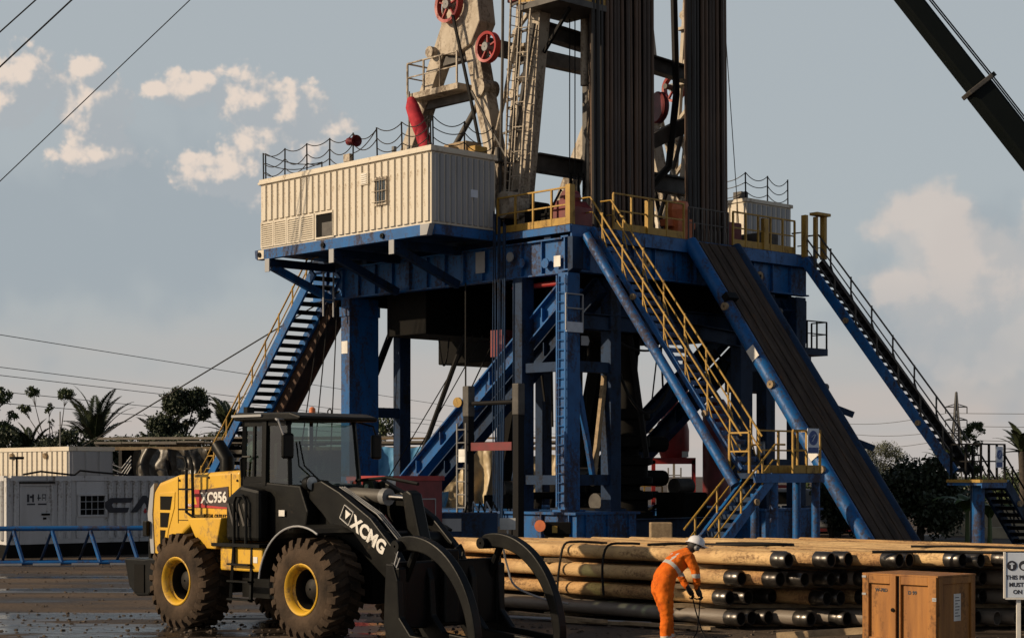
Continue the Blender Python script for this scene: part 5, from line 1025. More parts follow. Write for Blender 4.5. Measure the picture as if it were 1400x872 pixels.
part('hair', MB().lathe([(.10, -.0), (.098, -.03), (.085, -.06), (.05, -.07)], hc+Vector((-.02, 0, .0)), ax_, 18), M['rubber2'], wk, smooth=True)
part('nose', MB().tube([(.515, 0, 1.535), (.545, 0, 1.495), (.515, 0, 1.48)], [.012, .02, .012], 8), M['skin'], wk, smooth=True)
part('eye', MB().lathe([(.001, -.012), (.012, 0), (.001, .012)], (.522, -.032, 1.525), (1, 0, 0), 8), M['white'], wk); part('eye', MB().lathe([(.001, -.012), (.012, 0), (.001, .012)], (.522, .032, 1.525), (1, 0, 0), 8), M['white'], wk)
part('mouth', MB().tube([(.505, -.025, 1.45), (.515, 0, 1.447), (.505, .025, 1.45)], .007, 6), M['maroon'], wk)
part('collar', MB().tube([(.32+.055*math.cos(t), .085*math.sin(t), 1.41+.045*math.cos(t+2.6)) for t in [i*PI/7 for i in range(14)]], .022, 7, closed=True), M['orangecloth'], wk, smooth=True)
# gloved hands with fingers closed on the tag line
for s_ in (-1, 1):
    w0 = Vector((.42, .14*s_, .86)); g_ = MB().tube([w0+Vector((-.03, 0, .045)), w0, w0+Vector((.03, -.01*s_, -.045)), w0+Vector((.055, -.015*s_, -.09))], [.034, .04, .045, .036], 10)
    for k in range(4):
        y = s_*(.028-.019*k); b0 = w0+Vector((.05, y-.01*s_, -.08)); l_ = (.036, .042, .040, .030)[k]
        g_.tube([b0, b0+Vector((.028, 0, -l_)), b0+Vector((.005, 0, -l_-.03)), b0+Vector((-.025, 0, -l_-.02))], [.0105, .0105, .010, .008], 7)
    b0 = w0+Vector((.02, -.04*s_, -.03)); g_.tube([b0, b0+Vector((.035, -.022*s_, -.03)), b0+Vector((.04, -.01*s_, -.065))], [.014, .012, .010], 7)
    part('glove', g_, M['glove'], wk, smooth=True)
for y in (-1, 1):
    x0 = -.02+.12*y; part('boot', MB().tube([(x0-.06, .135*y, .06), (x0+.02, .14*y, .055), (x0+.12, .15*y, .05), (x0+.22, .16*y, .04)], [.05, .062, .055, .04], 10), M['rubber2'], wk, smooth=True)
h1 = Vector((.47, 0, .74))
single('tag_line', MB().tube([h1+Vector((0, .13, 0)), h1+Vector((.02, 0, -.03)), h1+Vector((.0, -.13, 0)), h1+Vector((-.06, -.2, -.25)), h1+Vector((-.12, -.25, -.5)), h1+Vector((-.3, -.3, -.725))], .010, 6), M['rope'], 'thin dark line hanging from the worker\'s left hand', 'rope', tuple(h1), WK)
single('tag_line', MB().tube([h1+Vector((.01, .12, .0)), h1+Vector((.05, .1, -.2)), h1+Vector((.1, .0, -.5)), h1+Vector((.16, -.1, -.70)), h1+Vector((.5, -.2, -.725))], .011, 6), M['rope'], 'dark cable running from the worker\'s right hand to the ground', 'rope', tuple(h1), WK)

# ------------------------------------------------------------------ containers and cabins on the left
CF = (-15.8, 56.0, R(-47))
ct = thing('site_container', 'dirty white office container with black lettering, door and barred window', 'container', (0, 0, 0), CF)
part('skid', box(-2.4, 0, 0, 9.5, .0, .42), M['dark'], ct); part('shell', box(-2.36, -.06, .06, 9.44, .42, 2.5), M['cont'], ct)
part('corner_post', box(-.16, 0, 0, .16, .42, 2.52), M['cont'], ct); part('corner_post', box(-2.4, -2.24, 0, .16, .42, 2.52), M['cont'], ct); part('top_rail', box(-.1, .01, .16, 9.5, 2.42, 2.58), M['cont'], ct); part('top_rail', box(-2.24, -.16, -.01, .12, 2.42, 2.58), M['cont'], ct); part('bottom_rail', box(-.1, .01, .16, 9.5, .42, .56), M['cont'], ct)
cm = MB().prism([(-.06, -.10), (-.02, -.10), (.035, -.05), (.035, .05), (-.02, .10), (-.06, .10)], 'z', .56, 2.42).mesh('corrugation'); cm.materials.append(M['cont'])
for i in range(30):
    b = .36+i*.305
    if .38 < b < 1.75: continue
    if 2.45 < b < 3.45: continue
    piece('corrugation', cm, ct, (-.0, b, 0))
cm2 = MB().prism([(-.10, .06), (-.10, .02), (-.05, -.03), (.05, -.03), (.10, .02), (.10, .06)], 'z', .56, 2.42).mesh('corrugation'); cm2.materials.append(M['cont'])
for i in range(6): piece('corrugation', cm2, ct, (-.4-i*.33, 0, 0))
for z0, z1 in ((.57, 1.30), (1.95, 2.4)): part('panel', box(-.05, .0, 2.45, 3.45, z0, z1), M['cont'], ct)
dr = part('door', box(-.05, .0, 0.53, 1.53, .5, 2.25), M['cont'], ct); part('door_frame', box(-.05, .03, 0.44, 0.52, .45, 2.33).box(-.05, .03, 1.54, 1.62, .45, 2.33).box(-.05, .035, 0.44, 1.62, 2.26, 2.36), M['cont'], ct); part('handle', box(.001, .05, 1.2, 1.48, 1.33, 1.39).box(.001, .03, 1.26, 1.36, 1.2, 1.26), M['dark'], dr); part('rain_hood', box(.03, .09, 0.42, 1.64, 2.34, 2.39), M['dark'], dr)
lg = MB()
for q in (box(.001, .006, 0.7, 0.78, 1.75, 2.0), box(.001, .006, 0.8, 0.94, 1.88, 1.95), box(.001, .006, 0.88, 0.94, 1.75, 2.0), box(.001, .006, 0.7, 0.98, 1.66, 1.71), box(.001, .006, 1.08, 1.12, 1.8, 2.0), box(.001, .006, 1.06, 1.18, 1.86, 1.9), box(.001, .006, 1.22, 1.24, 1.8, 2.0), box(.001, .006, 1.34, 1.36, 1.8, 2.0), box(.001, .006, 1.22, 1.36, 1.97, 2.0), box(.001, .006, 1.26, 1.32, 1.86, 1.9), box(.001, .006, 1.08, 1.38, 1.66, 1.71)): lg.add(q.v, q.f)
part('door_emblem', lg, M['ink'], dr)
wn_ = part('window', box(-.03, .05, 2.48, 2.56, 1.32, 1.93).box(-.03, .05, 3.46, 3.54, 1.32, 1.93).box(-.03, .05, 2.48, 3.54, 1.94, 2.0).box(-.03, .05, 2.48, 3.54, 1.26, 1.32), M['cont'], ct); part('pane', box(-.045, -.035, 2.56, 3.46, 1.32, 1.93), M['dark'], wn_)
for b in (2.76, 2.98, 3.2): part('window_bar', MB().cyl((.03, b, 1.3), (.03, b, 1.95), .014, 6), M['lgrey'], wn_)
for z in (1.5, 1.75): part('window_bar', MB().cyl((.03, 2.5, z), (.03, 3.52, z), .014, 6), M['lgrey'], wn_)
def flat(poly): return MB().prism(poly, 'x', .042, .052)
part('letter_c', flat([(3.45, 1.72), (3.65, 1.86), (4.5, 1.86), (4.42, 1.70), (3.75, 1.70), (3.7, 1.62), (3.75, 1.54), (4.35, 1.54), (4.28, 1.38), (3.62, 1.38), (3.45, 1.54)]), M['ink'], ct)
part('letter_m', flat([(4.4, 1.38), (4.85, 1.93), (5, 1.93), (5.3, 1.55), (5.6, 1.93), (5.75, 1.93), (6.1, 1.38), (5.88, 1.38), (5.65, 1.68), (5.38, 1.35), (5.22, 1.35), (4.92, 1.70), (4.65, 1.38)]), M['ink'], ct); part('drop_mark', flat([(4.88, 1.40), (4.95, 1.52), (5.02, 1.40), (4.95, 1.33)]), M['redink'], ct)
part('letter_c', flat([(6.1, 1.86), (6.8, 1.86), (6.7, 1.7), (6.25, 1.7), (6.25, 1.54), (6.8, 1.54), (6.8, 1.38), (6.1, 1.38)]), M['ink'], ct)
part('roof_lamp', MB().cyl((-.1, .4, 2.58), (-.1, .4, 3.1), .03, 6).box(-.3, .1, .25, .55, 3.1, 3.18), M['dark'], ct)
part('cable_conduit', MB().tube([(-.05, .6, 2.62), (-.05, 1.2, 2.72), (-.05, 2.4, 2.6), (-.05, 2.6, 2.75), (-.05, 3.1, 2.7), (-.05, 4.5, 2.6)], .035, 6), M['rope'], ct)
part('downpipe', MB().tube([(-.5, -.05, 2.5), (-.55, -.08, 1.8), (-.45, -.06, .6)], .03, 6), M['rope'], ct)
UF = (-16.3, 66.0, R(-47))
uc = thing('upper_cabin', 'cream cabin with pale ribs rising behind the white container', 'cabin', (0, 0, 0), UF)
part('skid', box(-7, -.1, .1, 1.7, 0, .95), M['dark'], uc); part('wall', box(-7, 0, 0, 1.8, .95, 3.5), M['lgrey'], uc); ribbed(uc, 'x', 0, -6.95, -.03, 18, 1.0, 3.48, -1, M['cream']); ribbed(uc, 'y', 0, .05, 1.75, 3, 1.0, 3.48, 1, M['lgrey'])  # grey on the end ribs paints in the shade of that side
part('roof', box(-7.05, .06, -.06, 1.86, 3.5, 3.66), M['cream'], uc)
for a in (-4.2, -1.6): part('lamp', MB().lathe([(.01, 0), (.1, 0), (.12, .12), (.01, .14)], (a, -.05, 3.35), (0, -1, -.3), 10), M['tan'], uc)
part('antenna', MB().cyl((-1.6, .5, 3.66), (-1.6, .5, 5.0), .025, 6), M['grey'], uc)

# blue truss lying on the yard
tr_ = thing('blue_truss', 'blue tubular truss frame standing on the ground in front of the white container', 'truss', (-12.5, 52, 0), WORLD)
def tx(u): return Vector((-17.0+u*6.4, 51.6+u*1.0, 0))
part('top_chord', MB().tube([tx(0)+Z*1.05, tx(1)+Z*1.05], .075, 10), B, tr_, smooth=True)
for dy in (-.25, .25): part('bottom_chord', MB().tube([tx(0)+Vector((0, dy, .07)), tx(1)+Vector((0, dy, .07))], .06, 10), B, tr_, smooth=True)
for i in range(6):
    u = .06+i*.168
    part('brace', MB().tube([tx(u)+Z*1.0, tx(u+.045)+Vector((.05, -.25, .08))], .06, 8), B, tr_, smooth=True); part('brace', MB().tube([tx(u)+Z*1.0, tx(u-.06)+Vector((0, .25, .08))], .04, 8), M['navy'], tr_, smooth=True)
    part('foot', box(0, 1, 0, 1, 0, 1) if False else MB().bar(tx(u-.07)+Vector((0, -.3, .025)), tx(u+.05)+Vector((0, -.3, .025)), .25, .05), M['lgrey'], tr_)

# ------------------------------------------------------------------ tarpaulin sheds and tanks behind the rig
from mathutils import noise as mnoise
sh_ = thing('tank_shed', 'long low shed with weathered flat roof behind the yard containers', 'shed', (-8, 76, 0), WORLD)
rdx = random.Random(4)
for i in range(18):
    x = -17.4+i*1.15; part('roof_sheet', MB().box(x, x+1.12, 74.6, 79.5, 3.92+rdx.uniform(-.03, .05), 3.99+rdx.uniform(.0, .06)), M['roof'], sh_)
part('roof_beam', MB().bar((-17.5, 74.7, 3.72), (3.4, 74.7, 3.72), .12, .14), M['tan'], sh_); part('roof_beam', MB().bar((-17.5, 75.6, 4.15), (-5, 75.4, 4.2), .1, .1), M['roof'], sh_); part('roof_beam', MB().bar((-12.5, 74.9, 4.1), (2, 75.2, 4.18), .1, .08), M['tan'], sh_)
for i in range(8): x = -17.3+i*2.9; part('post', MB().bar((x, 74.8, 0), (x, 74.8, 3.9), .14, .14), M['mastdk'], sh_); part('post', MB().bar((x, 79.2, 0), (x, 79.2, 3.9), .14, .14), M['mastdk'], sh_)
part('back_wall', box(-17.3, -4.2, 79.3, 79.4, 0, 3.8), M['dark'], sh_)
def tarp(label, x0, x1, z0, z1, y, m, seed, tilt=0, folds=1.0):
    r_ = random.Random(seed); ph = [r_.uniform(0, 6.28) for _ in range(8)]; sd = r_.uniform(0, 50)
    def fn(u, v):
        w = x1-x0; xx = u*w; zz = v*(z1-z0)
        wv = mnoise.noise(Vector((xx*.9+sd, zz*.5, 0)))*.9
        f = .16*math.sin(xx*6.5+ph[0]+3*wv)+.10*(1-2*abs(math.sin(xx*4.1+ph[1]+zz*.5+2*wv)))+.10*mnoise.noise(Vector((xx*2.3+sd, zz*1.6, 3)))+.07*mnoise.noise(Vector((xx*5+sd, zz*4, 7)))
        top = .10*abs(math.sin(xx*2.2+ph[2]))*(1-v)
        return (x0+xx+.08*math.sin(zz*3+ph[5])+.05*wv, y-.14+f*folds*(.4+.6*v)-tilt*v, z1-zz-top+.10*math.sin(xx*2.4+ph[6])*v)
    o = single('tarpaulin', MB().sheet(fn, 110, 34), m, label, 'tarpaulin', ((x0+x1)/2, y, z0), WORLD, 'tarpaulins hung on the shed', smooth=True); return o
tarp('dark shiny tarpaulin hung under the shed roof, nearest the open bay', -15.7, -14.3, 1.9, 3.75, 74.6, M['tarpblk'], 1); tarp('dark shiny tarpaulin hung under the shed roof, middle of three', -14.2, -12.6, 1.9, 3.75, 74.65, M['tarpblk'], 2, folds=1.5); tarp('dark shiny tarpaulin hung under the shed roof, nearest the rear staircase', -12.5, -10.2, 1.9, 3.75, 74.6, M['tarpblk'], 3)
tarp('bright blue tarpaulin seen between the blue legs of the rig', -5.8, -3.0, 1.5, 3.8, 74.5, M['tarpblue'], 5, .3); tarp('tan tarpaulin in sunlight behind the ladder frame', -2.8, .4, 1.0, 3.85, 74.4, M['tarpgold'], 6, .2, 1.4); tarp('smaller tan tarpaulin right of the ladder frame', .45, 2.6, 1.0, 3.5, 74.5, M['tarpgold'], 7, .2, 1.3); tarp('blue scrap of tarpaulin by the foot of the diagonal leg', -3.5, -2.7, .8, 2.0, 74.0, M['tarpblue'], 8)
for k in range(4): single('slung_cable', MB().tube([(-17.1+.1*k, 74.4, 3.6-.15*k), (-16.7, 74.4, 3.1-.2*k), (-16.2, 74.4, 2.9-.2*k), (-15.8, 74.4, 3.4-.15*k)], .03, 6), M['lgrey'], f'pale cable looped in the open bay of the shed, {ORD[k]} from the top', 'cable', (-16.5, 74.4, 3), WORLD, 'cables looped in the open shed bay')
tk = thing('mud_tank', 'long dark tank with a pale ledge under the tarpaulins behind the rig', 'tank', (1, 74, 0), WORLD)
part('body', box(-9, 11, 74.3, 78, 0, .95), M['dark'], tk); part('ledge', box(-9, 11, 73.9, 74.6, .95, 1.08), M['lgrey'], tk)
for i in range(12): part('rib', box(-8.5+i*1.7, -8.38+i*1.7, 74.15, 74.299, 0, .94), M['mastdk'], tk)
railing(tk, (4.0, 74.0, 1.08), (6.2, 74.0, 1.08), 1.05, M['yellow'], 3, False, .05)
single('yard_canopy', MB().box(4.0, 7.5, 80, 83, 4.55, 4.7).box(4.2, 4.3, 80.2, 80.3, 0, 4.55).box(7.2, 7.3, 80.2, 80.3, 0, 4.55).box(4.5, 5.2, 80, 81, 4.7, 5.1), M['roof'], 'pale flat canopy seen behind the front tower', 'canopy', (5.5, 81, 0), WORLD)
# red plant behind the rig
rt = thing('red_tank_unit', 'bright red vessel on a red base with a white ladder behind the rig', 'tank', (6.4, 72, 0), WORLD)
part('base', box(5.55, 7.3, 71.2, 73, 1.0, 1.25).box(5.55, 5.7, 71.2, 71.35, 1.25, 3.2).box(7.15, 7.3, 71.2, 71.35, 1.25, 3.2).box(5.55, 7.3, 71.2, 71.35, 3.05, 3.3), M['red'], rt); part('plinth', box(5.4, 7.5, 71, 73.2, 0, 1.0), M['dark'], rt)
part('vessel', MB().lathe([(.02, 3.2), (.5, 3.25), (.62, 3.6), (.62, 4.4), (.5, 4.9), (.25, 5.2), (.18, 5.6), (.02, 5.65)], (6.5, 72, 0), (0, 0, 1), 20), M['red'], rt, smooth=True); part('stack', MB().lathe([(.02, 5.0), (.16, 5.0), (.1, 7.2), (.02, 7.2)], (6.95, 72, 0), (0, 0, 1), 12), M['red'], rt, smooth=True)
part('valve_wheel', MB().lathe([(.1, -.08), (.34, -.1), (.34, .1), (.1, .08)], (6.1, 71.3, 4.5), (-.5, -1, 0), 16), M['red'], rt, smooth=True); part('ladder', MB().bar((6.2, 71.1, 1.2), (6.2, 71.1, 2.9), .06, .06).bar((6.7, 71.1, 1.2), (6.7, 71.1, 2.9), .06, .06).bar((6.2, 71.1, 1.6), (6.7, 71.1, 1.6), .05, .05).bar((6.2, 71.1, 2.1), (6.7, 71.1, 2.1), .05, .05).bar((6.2, 71.1, 2.6), (6.7, 71.1, 2.6), .05, .05), M['lgrey'], rt); part('gauge', box(6.75, 7.0, 71.1, 71.19, 3.32, 3.55), M['white'], rt)
single('red_silo', MB().lathe([(.02, .3), (.5, .5), (.55, 1.0), (.55, 5.2), (.3, 5.6), (.02, 5.65)], (8.1, 71, 0), (0, 0, 1), 18).box(7.7, 8.5, 70.6, 71.4, 0, .4), M['maroon'], 'dark red upright cylinder right of the bright red vessel', 'tank', (8.1, 71, 0), WORLD, smooth=True)
# red skip behind the loader
RS = (-3.39, 48.0, R(-47))
rs = thing('red_skip', 'red ribbed steel skip behind the loader cab and tilt ram', 'skip', (0, 0, 0), RS)
part('shell', box(-1.6, 0, 0, 2.0, .2, 2.45), M['maroon'], rs); part('rim', box(-1.65, .05, -.05, 2.05, 2.45, 2.58), M['red'], rs)
rbm = box(-.06, .06, -.10, 0, .3, 2.44).mesh('rib'); rbm.materials.append(M['red'])
for i in range(6): piece('rib', rbm, rs, (-.12-i*.27, 0, 0))
part('door_outline', MB().bar((.012, .9, .9), (.012, .9, 1.95), .02, .03).bar((.012, 1.75, .9), (.012, 1.75, 1.95), .02, .03).bar((.012, .9, 1.95), (.012, 1.75, 1.95), .02, .03), M['lgrey'], rs); part('skid', box(-1.6, 0, .1, 1.9, 0, .2), M['dark'], rs)
gn = thing('blue_generator', 'dark blue generator box with a white plate left of the ladder frame', 'generator', (-1.2, 49.5, 0), WORLD)
part('body', box(-2.3, -.4, 49.5, 51, .15, 1.55), M['navy'], gn, bevel=.04); part('skid', box(-2.3, -.4, 49.6, 50.9, 0, .149), M['dark'], gn); part('plate', box(-2.0, -1.4, 49.485, 49.498, 1.05, 1.4), M['lgrey'], gn)
for i in range(5): part('hose_tail', MB().tube([(-1.3+i*.18, 50, 1.56), (-1.25+i*.18, 49.9, 1.85), (-1.12+i*.18, 49.8, 1.6)], .03, 6), M['lgrey'] if i % 2 else M['rope'], gn)
wl_ = thing('welding_set', 'small black machine with an orange wheel in front of the blue base box', 'machine', (1.0, 51.5, 0), WORLD)
part('case', box(.9, 1.7, 51.4, 51.9, .9, 1.25), M['dark'], wl_, bevel=.02); part('stand', box(.95, 1.65, 51.45, 51.85, 0, .9), M['dark'], wl_); part('wheel', MB().lathe([(.01, 0), (.17, 0), (.17, .06), (.01, .06)], (.82, 51.35, 1.15), (-.4, -1, 0), 14), M['orange'], wl_); part('number_plate', box(1.15, 1.3, 51.385, 51.398, .95, 1.15), M['yellow'], wl_)
single('sign_plate', box(-.35, .1, 51.0, 51.03, 1.05, 1.38).box(-.15, -.1, 51.03, 51.06, 0, 1.1), M['white'], 'small white plate on a stake under the ladder frame', 'sign', (-.1, 51, 0), WORLD)
single('cardboard_box', MB().box(4.1, 4.75, 53, 53.6, 0, 1.2), M['tan'], 'tan box behind the pipes right of the front tower', 'box', (4.4, 53, 0), WORLD, bevel=.03)
# right background
dc_ = thing('maroon_container', 'dark maroon container low behind the landing and ramp', 'container', (13.2, 80, 0), WORLD)
part('shell', box(9.6, 15.3, 80, 82.4, .1, 1.75), M['maroon'], dc_); part('skid', box(9.6, 15.3, 80.1, 82.3, 0, .1), M['dark'], dc_)
mh = MB(); railing(dc_, (12.3, 79.7, 0), (14.2, 79.7, .0), 1.0, M['mast'], 2, False, .05)
vh = thing('parked_van', 'pale parked van glimpsed below the stair landing and ramp', 'van', (11.5, 76, 0), WORLD)
part('body', MB().prism([(9.9, .35), (14.8, .35), (14.8, 1.3), (14.3, 2.0), (10.4, 2.05), (9.9, 1.5)], 'y', 76, 77.8), M['lgrey'], vh, bevel=.08); part('window', MB().prism([(10.4, 1.4), (12.0, 1.4), (12.0, 1.9), (10.7, 1.9)], 'y', 75.985, 75.998), M['dark'], vh); part('stripe', box(10.0, 12.0, 75.985, 75.997, 2.06, 2.2), M['red'], vh)
for x in (10.9, 13.7): part('wheel', MB().lathe([(.02, -.1), (.34, -.1), (.34, .1), (.02, .1)], (x, 76, .35), (0, 1, 0), 18), M['rubber2'], vh, smooth=True)
yw = thing('yard_wall', 'low pale yellow concrete wall behind the right stair landing', 'wall', (23, 77, 0), WORLD)
for i in range(5): part('block', box(18.6+i*3.0, 21.58+i*3.0, 77, 77.3, 0, 1.15+.04*(i % 2)), M['concrete'], yw)
part('kerb_block', box(19.6, 22.5, 74, 74.5, 0, .45).box(22.55, 25.4, 74, 74.5, 0, .42), M['concrete'], yw)

# ------------------------------------------------------------------ vegetation
def leafquad(vs, fs, c, d, u, l, w):
    b = len(vs); n = d.cross(u).normalized() if d.cross(u).length > .01 else Vector((1, 0, 0))
    vs += [tuple(c), tuple(c+d*l*.5+n*w*.5), tuple(c+d*l), tuple(c+d*l*.5-n*w*.5)]; fs.append((b, b+1, b+2, b+3))
def rnd_dir(r_):
    while True:
        v = Vector((r_.uniform(-1, 1), r_.uniform(-1, 1), r_.uniform(-1, 1)))
        if .05 < v.length < 1: return v.normalized()
def tree(label, x, y, h, clumps, leaf0, n0, m, seed, cat='tree', group=None, trunk=.14, name='broadleaf_tree', lw=.6):
    """clumps: (dx, dy, z, radius, zradius); leaves scattered through each clump's shell and body"""
    leaf = leaf0*.66; n = int(n0*2.2); r_ = random.Random(seed); t = thing(name, label, cat, (x, y, 0), WORLD, group); tb = MB()
    base = Vector((x, y, 0)); fork = base+Vector((r_.uniform(-.2, .2), 0, h*.45))
    tb.tube([base, base.lerp(fork, .5)+Vector((.06, 0, 0)), fork], [trunk*1.2, trunk, trunk*.8], 8)
    for dx, dy, z, rr, rz in clumps:
        c = base+Vector((dx, dy, z)); mid = fork.lerp(c, .5)+Vector((r_.uniform(-.15, .15), 0, r_.uniform(-.1, .25)))
        tb.tube([fork-Z*.1, mid, c], [trunk*.6, trunk*.35, trunk*.12], 6)
        for k in range(4):
            e = c+rnd_dir(r_)*rr*.7; tb.tube([mid.lerp(c, .6), e], [trunk*.2, trunk*.06], 4)
    part('trunk', tb, M['bark'], t, smooth=True); vs, fs = [], []
    tot = sum(c[3]**2*c[4] for c in clumps)
    for dx, dy, z, rr, rz in clumps:
        c0 = base+Vector((dx, dy, z)); k = int(n*rr*rr*rz/tot)
        subs = [Vector((d.x*rr, d.y*rr, d.z*rz))*r_.uniform(.45, .95) for d in (rnd_dir(r_) for _ in range(max(5, k//45)))]
        for _ in range(k):
            s_ = r_.choice(subs); p = c0+s_+rnd_dir(r_)*rr*.34*(r_.random()**.5)
            d = (rnd_dir(r_)+Vector((0, 0, -.25))).normalized(); leafquad(vs, fs, p, d, rnd_dir(r_), leaf*r_.uniform(.6, 1.3), leaf*lw*r_.uniform(.7, 1.2))
    part('crown', MB().add(vs, fs), m, t); return t
def palm(label, x, y, h, fl, nf, seed, m=None, group=None):
    r_ = random.Random(seed); t = thing('palm_tree', label, 'palm', (x, y, 0), WORLD, group); top = Vector((x, y, h))
    part('trunk', MB().tube([(x, y, 0), (x+.1, y, h*.5), top], [.26, .2, .18], 10), M['bark'], t, smooth=True)
    for k in range(nf):
        az_ = 2.4*k+r_.uniform(-.2, .2); e0 = (1.42, 1.15, .95, .7, .4, .1)[k % 6]+r_.uniform(-.12, .12); vs, fs = [], []; L = fl*r_.uniform(.85, 1.1)*(1 if e0 > .5 else .8)
        p = top.copy(); el = e0; st = []; hd = Vector((math.cos(az_), math.sin(az_)*.8, 0)).normalized(); n_ = 22
        for i in range(n_):
            st.append((p.copy(), (hd*math.cos(el)+Z*math.sin(el)))); p = p+st[-1][1]*L/(n_-1); el -= .012+.085*(i/n_)**1.5
        mb = MB().tube([q for q, _ in st], [.05*(1-i/(n_+1)) for i in range(n_)], 5)
        for i in range(3, n_):
            q, d = st[i]; side = d.cross(Z)
            side = side.normalized() if side.length > .05 else Vector((-hd.y, hd.x, 0)); up = side.cross(d).normalized()
            for sg in (-1, 1):
                for jj in range(3):
                    qq = q-d*(L/n_)*jj/3; dr = r_.uniform(.1, .45); ll = L*.19*math.sin(PI*min(.98, (i-1)/n_*.8+.2))*r_.uniform(.85, 1.15)
                    ld = (side*sg+d*.9+up*.15-Z*dr*.6).normalized(); leafquad(vs, fs, qq, ld, up, ll, .085)
        mb.add(vs, fs); part('frond', mb, m or M['leafdk'], t)
    return t
GL, GR = 'trees behind the sheds on the left', 'trees and shrubs beyond the yard on the right'
tree('dark leafy tree at the left picture edge above the cream cabin', -31.2, 108, 8, [(-.6, 0, 6.6, .9, .8), (.4, 0, 7.4, .6, .5), (-1, 0, 5.3, .9, .7), (.7, 0, 5.4, .7, .6), (1.0, .3, 6.3, .4, .3)], .30, 2600, M['leaf'], 21, group=GL)
tree('thin tree with a few round leaf tufts on bare forked stems', -27.3, 106, 7.6, [(-1.1, 0, 7.5, .42, .32), (.9, 0, 7.4, .5, .36), (-1.6, 0, 6.5, .38, .28), (-.1, 0, 6.6, .32, .22), (.05, 0, 5.7, .2, .14)], .2, 1300, M['leaf'], 22, group=GL, trunk=.09)
palm('large palm with upright fronds left of the leafy tree', -24.9, 107, 4.5, 3.5, 20, 31, group=GL); palm('dark palm between the large palm and the leafy tree', -21.4, 110, 4.2, 2.8, 18, 32, group=GL); palm('palm showing behind the loader cab roof', -16.4, 104, 5.0, 2.5, 18, 33, group=GL); palm('low palm half hidden left of the large palm', -28.0, 104, 3.7, 2.3, 16, 34, group=GL)
tree('rounded leafy tree with visible branches between the palms', -19.6, 105, 8, [(-.9, 0, 5.6, .8, .6), (.1, 0, 6.9, .95, .75), (1.1, 0, 7.1, .75, .55), (1.5, 0, 6.2, .55, .4), (-.1, 0, 5.2, .5, .4), (.6, 0, 5.6, .45, .3), (-.7, 0, 6.7, .4, .3)], .30, 4200, M['leafdk'], 23, group=GL, trunk=.16)
for i in range(9):
    x = -31.5+i*2.0; tree(f'low dark shrub above the shed roof, {ORD[i]} from the left edge', x, 101+1.5*(i % 3), 3.6, [(-.5, 0, 3.9, 1.1, .9), (.7, .3, 4.1+.4*(i % 2), 1.0, .85), (.1, 0, 2.8, 1.3, 1.0)], .3, 2600, M['leafdk'], 40+i, 'shrub', GL, .1, 'shrub')
tree('dark shrub seen through the rear tower of the rig', -7.2, 98, 4, [(0, 0, 5.4, 1.1, .9), (-1, 0, 4.6, .9, .8)], .3, 900, M['leaf'], 60, 'shrub', GL, .1, 'shrub')
# right side
tree('large dark bush between the ramp and the right stairs', 16.4, 72, 3.2, [(-1.4, 0, 1.7, 1.1, 1.0), (-.3, 0, 2.5, 1.1, .8), (.8, 0, 2.9, .8, .6), (.4, -.3, 1.3, 1.3, 1.0), (1.3, .3, 1.8, .9, .9), (-1.9, .2, 1.0, .9, .8)], .34, 5200, M['leafdk'], 71, 'shrub', GR, .14, 'shrub'); tree('dark leafy bush at the foot of the ramp', 13.2, 74, 3, [(0, 0, 1.8, .9, .9), (.9, 0, 2.4, .8, .8), (.5, 0, 1.0, 1.0, .8)], .32, 2200, M['leafdk'], 72, 'shrub', GR, .1, 'shrub')
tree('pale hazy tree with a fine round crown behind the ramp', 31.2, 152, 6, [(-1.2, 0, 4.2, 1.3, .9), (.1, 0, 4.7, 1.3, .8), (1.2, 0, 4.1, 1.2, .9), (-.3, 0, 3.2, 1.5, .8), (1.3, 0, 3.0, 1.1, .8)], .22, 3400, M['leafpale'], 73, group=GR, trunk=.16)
tree('small tree with dark leaf clusters behind the right landing', 16.9, 66, 4.4, [(-.2, 0, 4.1, .3, .22), (.25, 0, 4.35, .38, .18), (-.1, 0, 3.5, .3, .25), (.1, 0, 2.9, .4, .25), (.2, 0, 3.8, .22, .15)], .17, 900, M['leaf'], 74, group=GR, trunk=.05)
palm('palm at the far right edge beyond the landing', 25.6, 90, 3.8, 1.6, 18, 75, group=GR); palm('small pale palm crown behind the right staircase', 20.6, 84, 2.9, 1.5, 16, 76, M['leaf'], GR)
for i, (x, y, z, s_, m) in enumerate(((25.5, 100, 3.0, 1.5, 'leaf'), (19.0, 110, 3.3, 1.5, 'leaf'), (22.0, 120, 3.2, 1.8, 'leaf'), (27.5, 93, 2.6, 1.4, 'leafdk'), (31, 110, 3.2, 1.7, 'leaf'), (16.5, 100, 2.6, 1.3, 'leaf'), (35.5, 130, 3.2, 2.0, 'leaf'), (26.8, 135, 2.8, 2.0, 'leafdk'))):
    tree(f'green shrub beyond the yard wall, {["behind the far right palm", "seen under the ramp", "left of the pale tree", "right of the small palm", "low behind the landing legs", "close behind the blue landing", "farthest right", "in the gap beside the dark bush"][i]}', x, y, z, [(-.5*s_, 0, z*.55, s_*.6, s_*.5), (.4*s_, 0, z*.75, s_*.6, s_*.45), (0, 0, z*.3, s_*.75, s_*.5)], .3, 1000, M[m], 80+i, 'shrub', GR, .1, 'shrub')
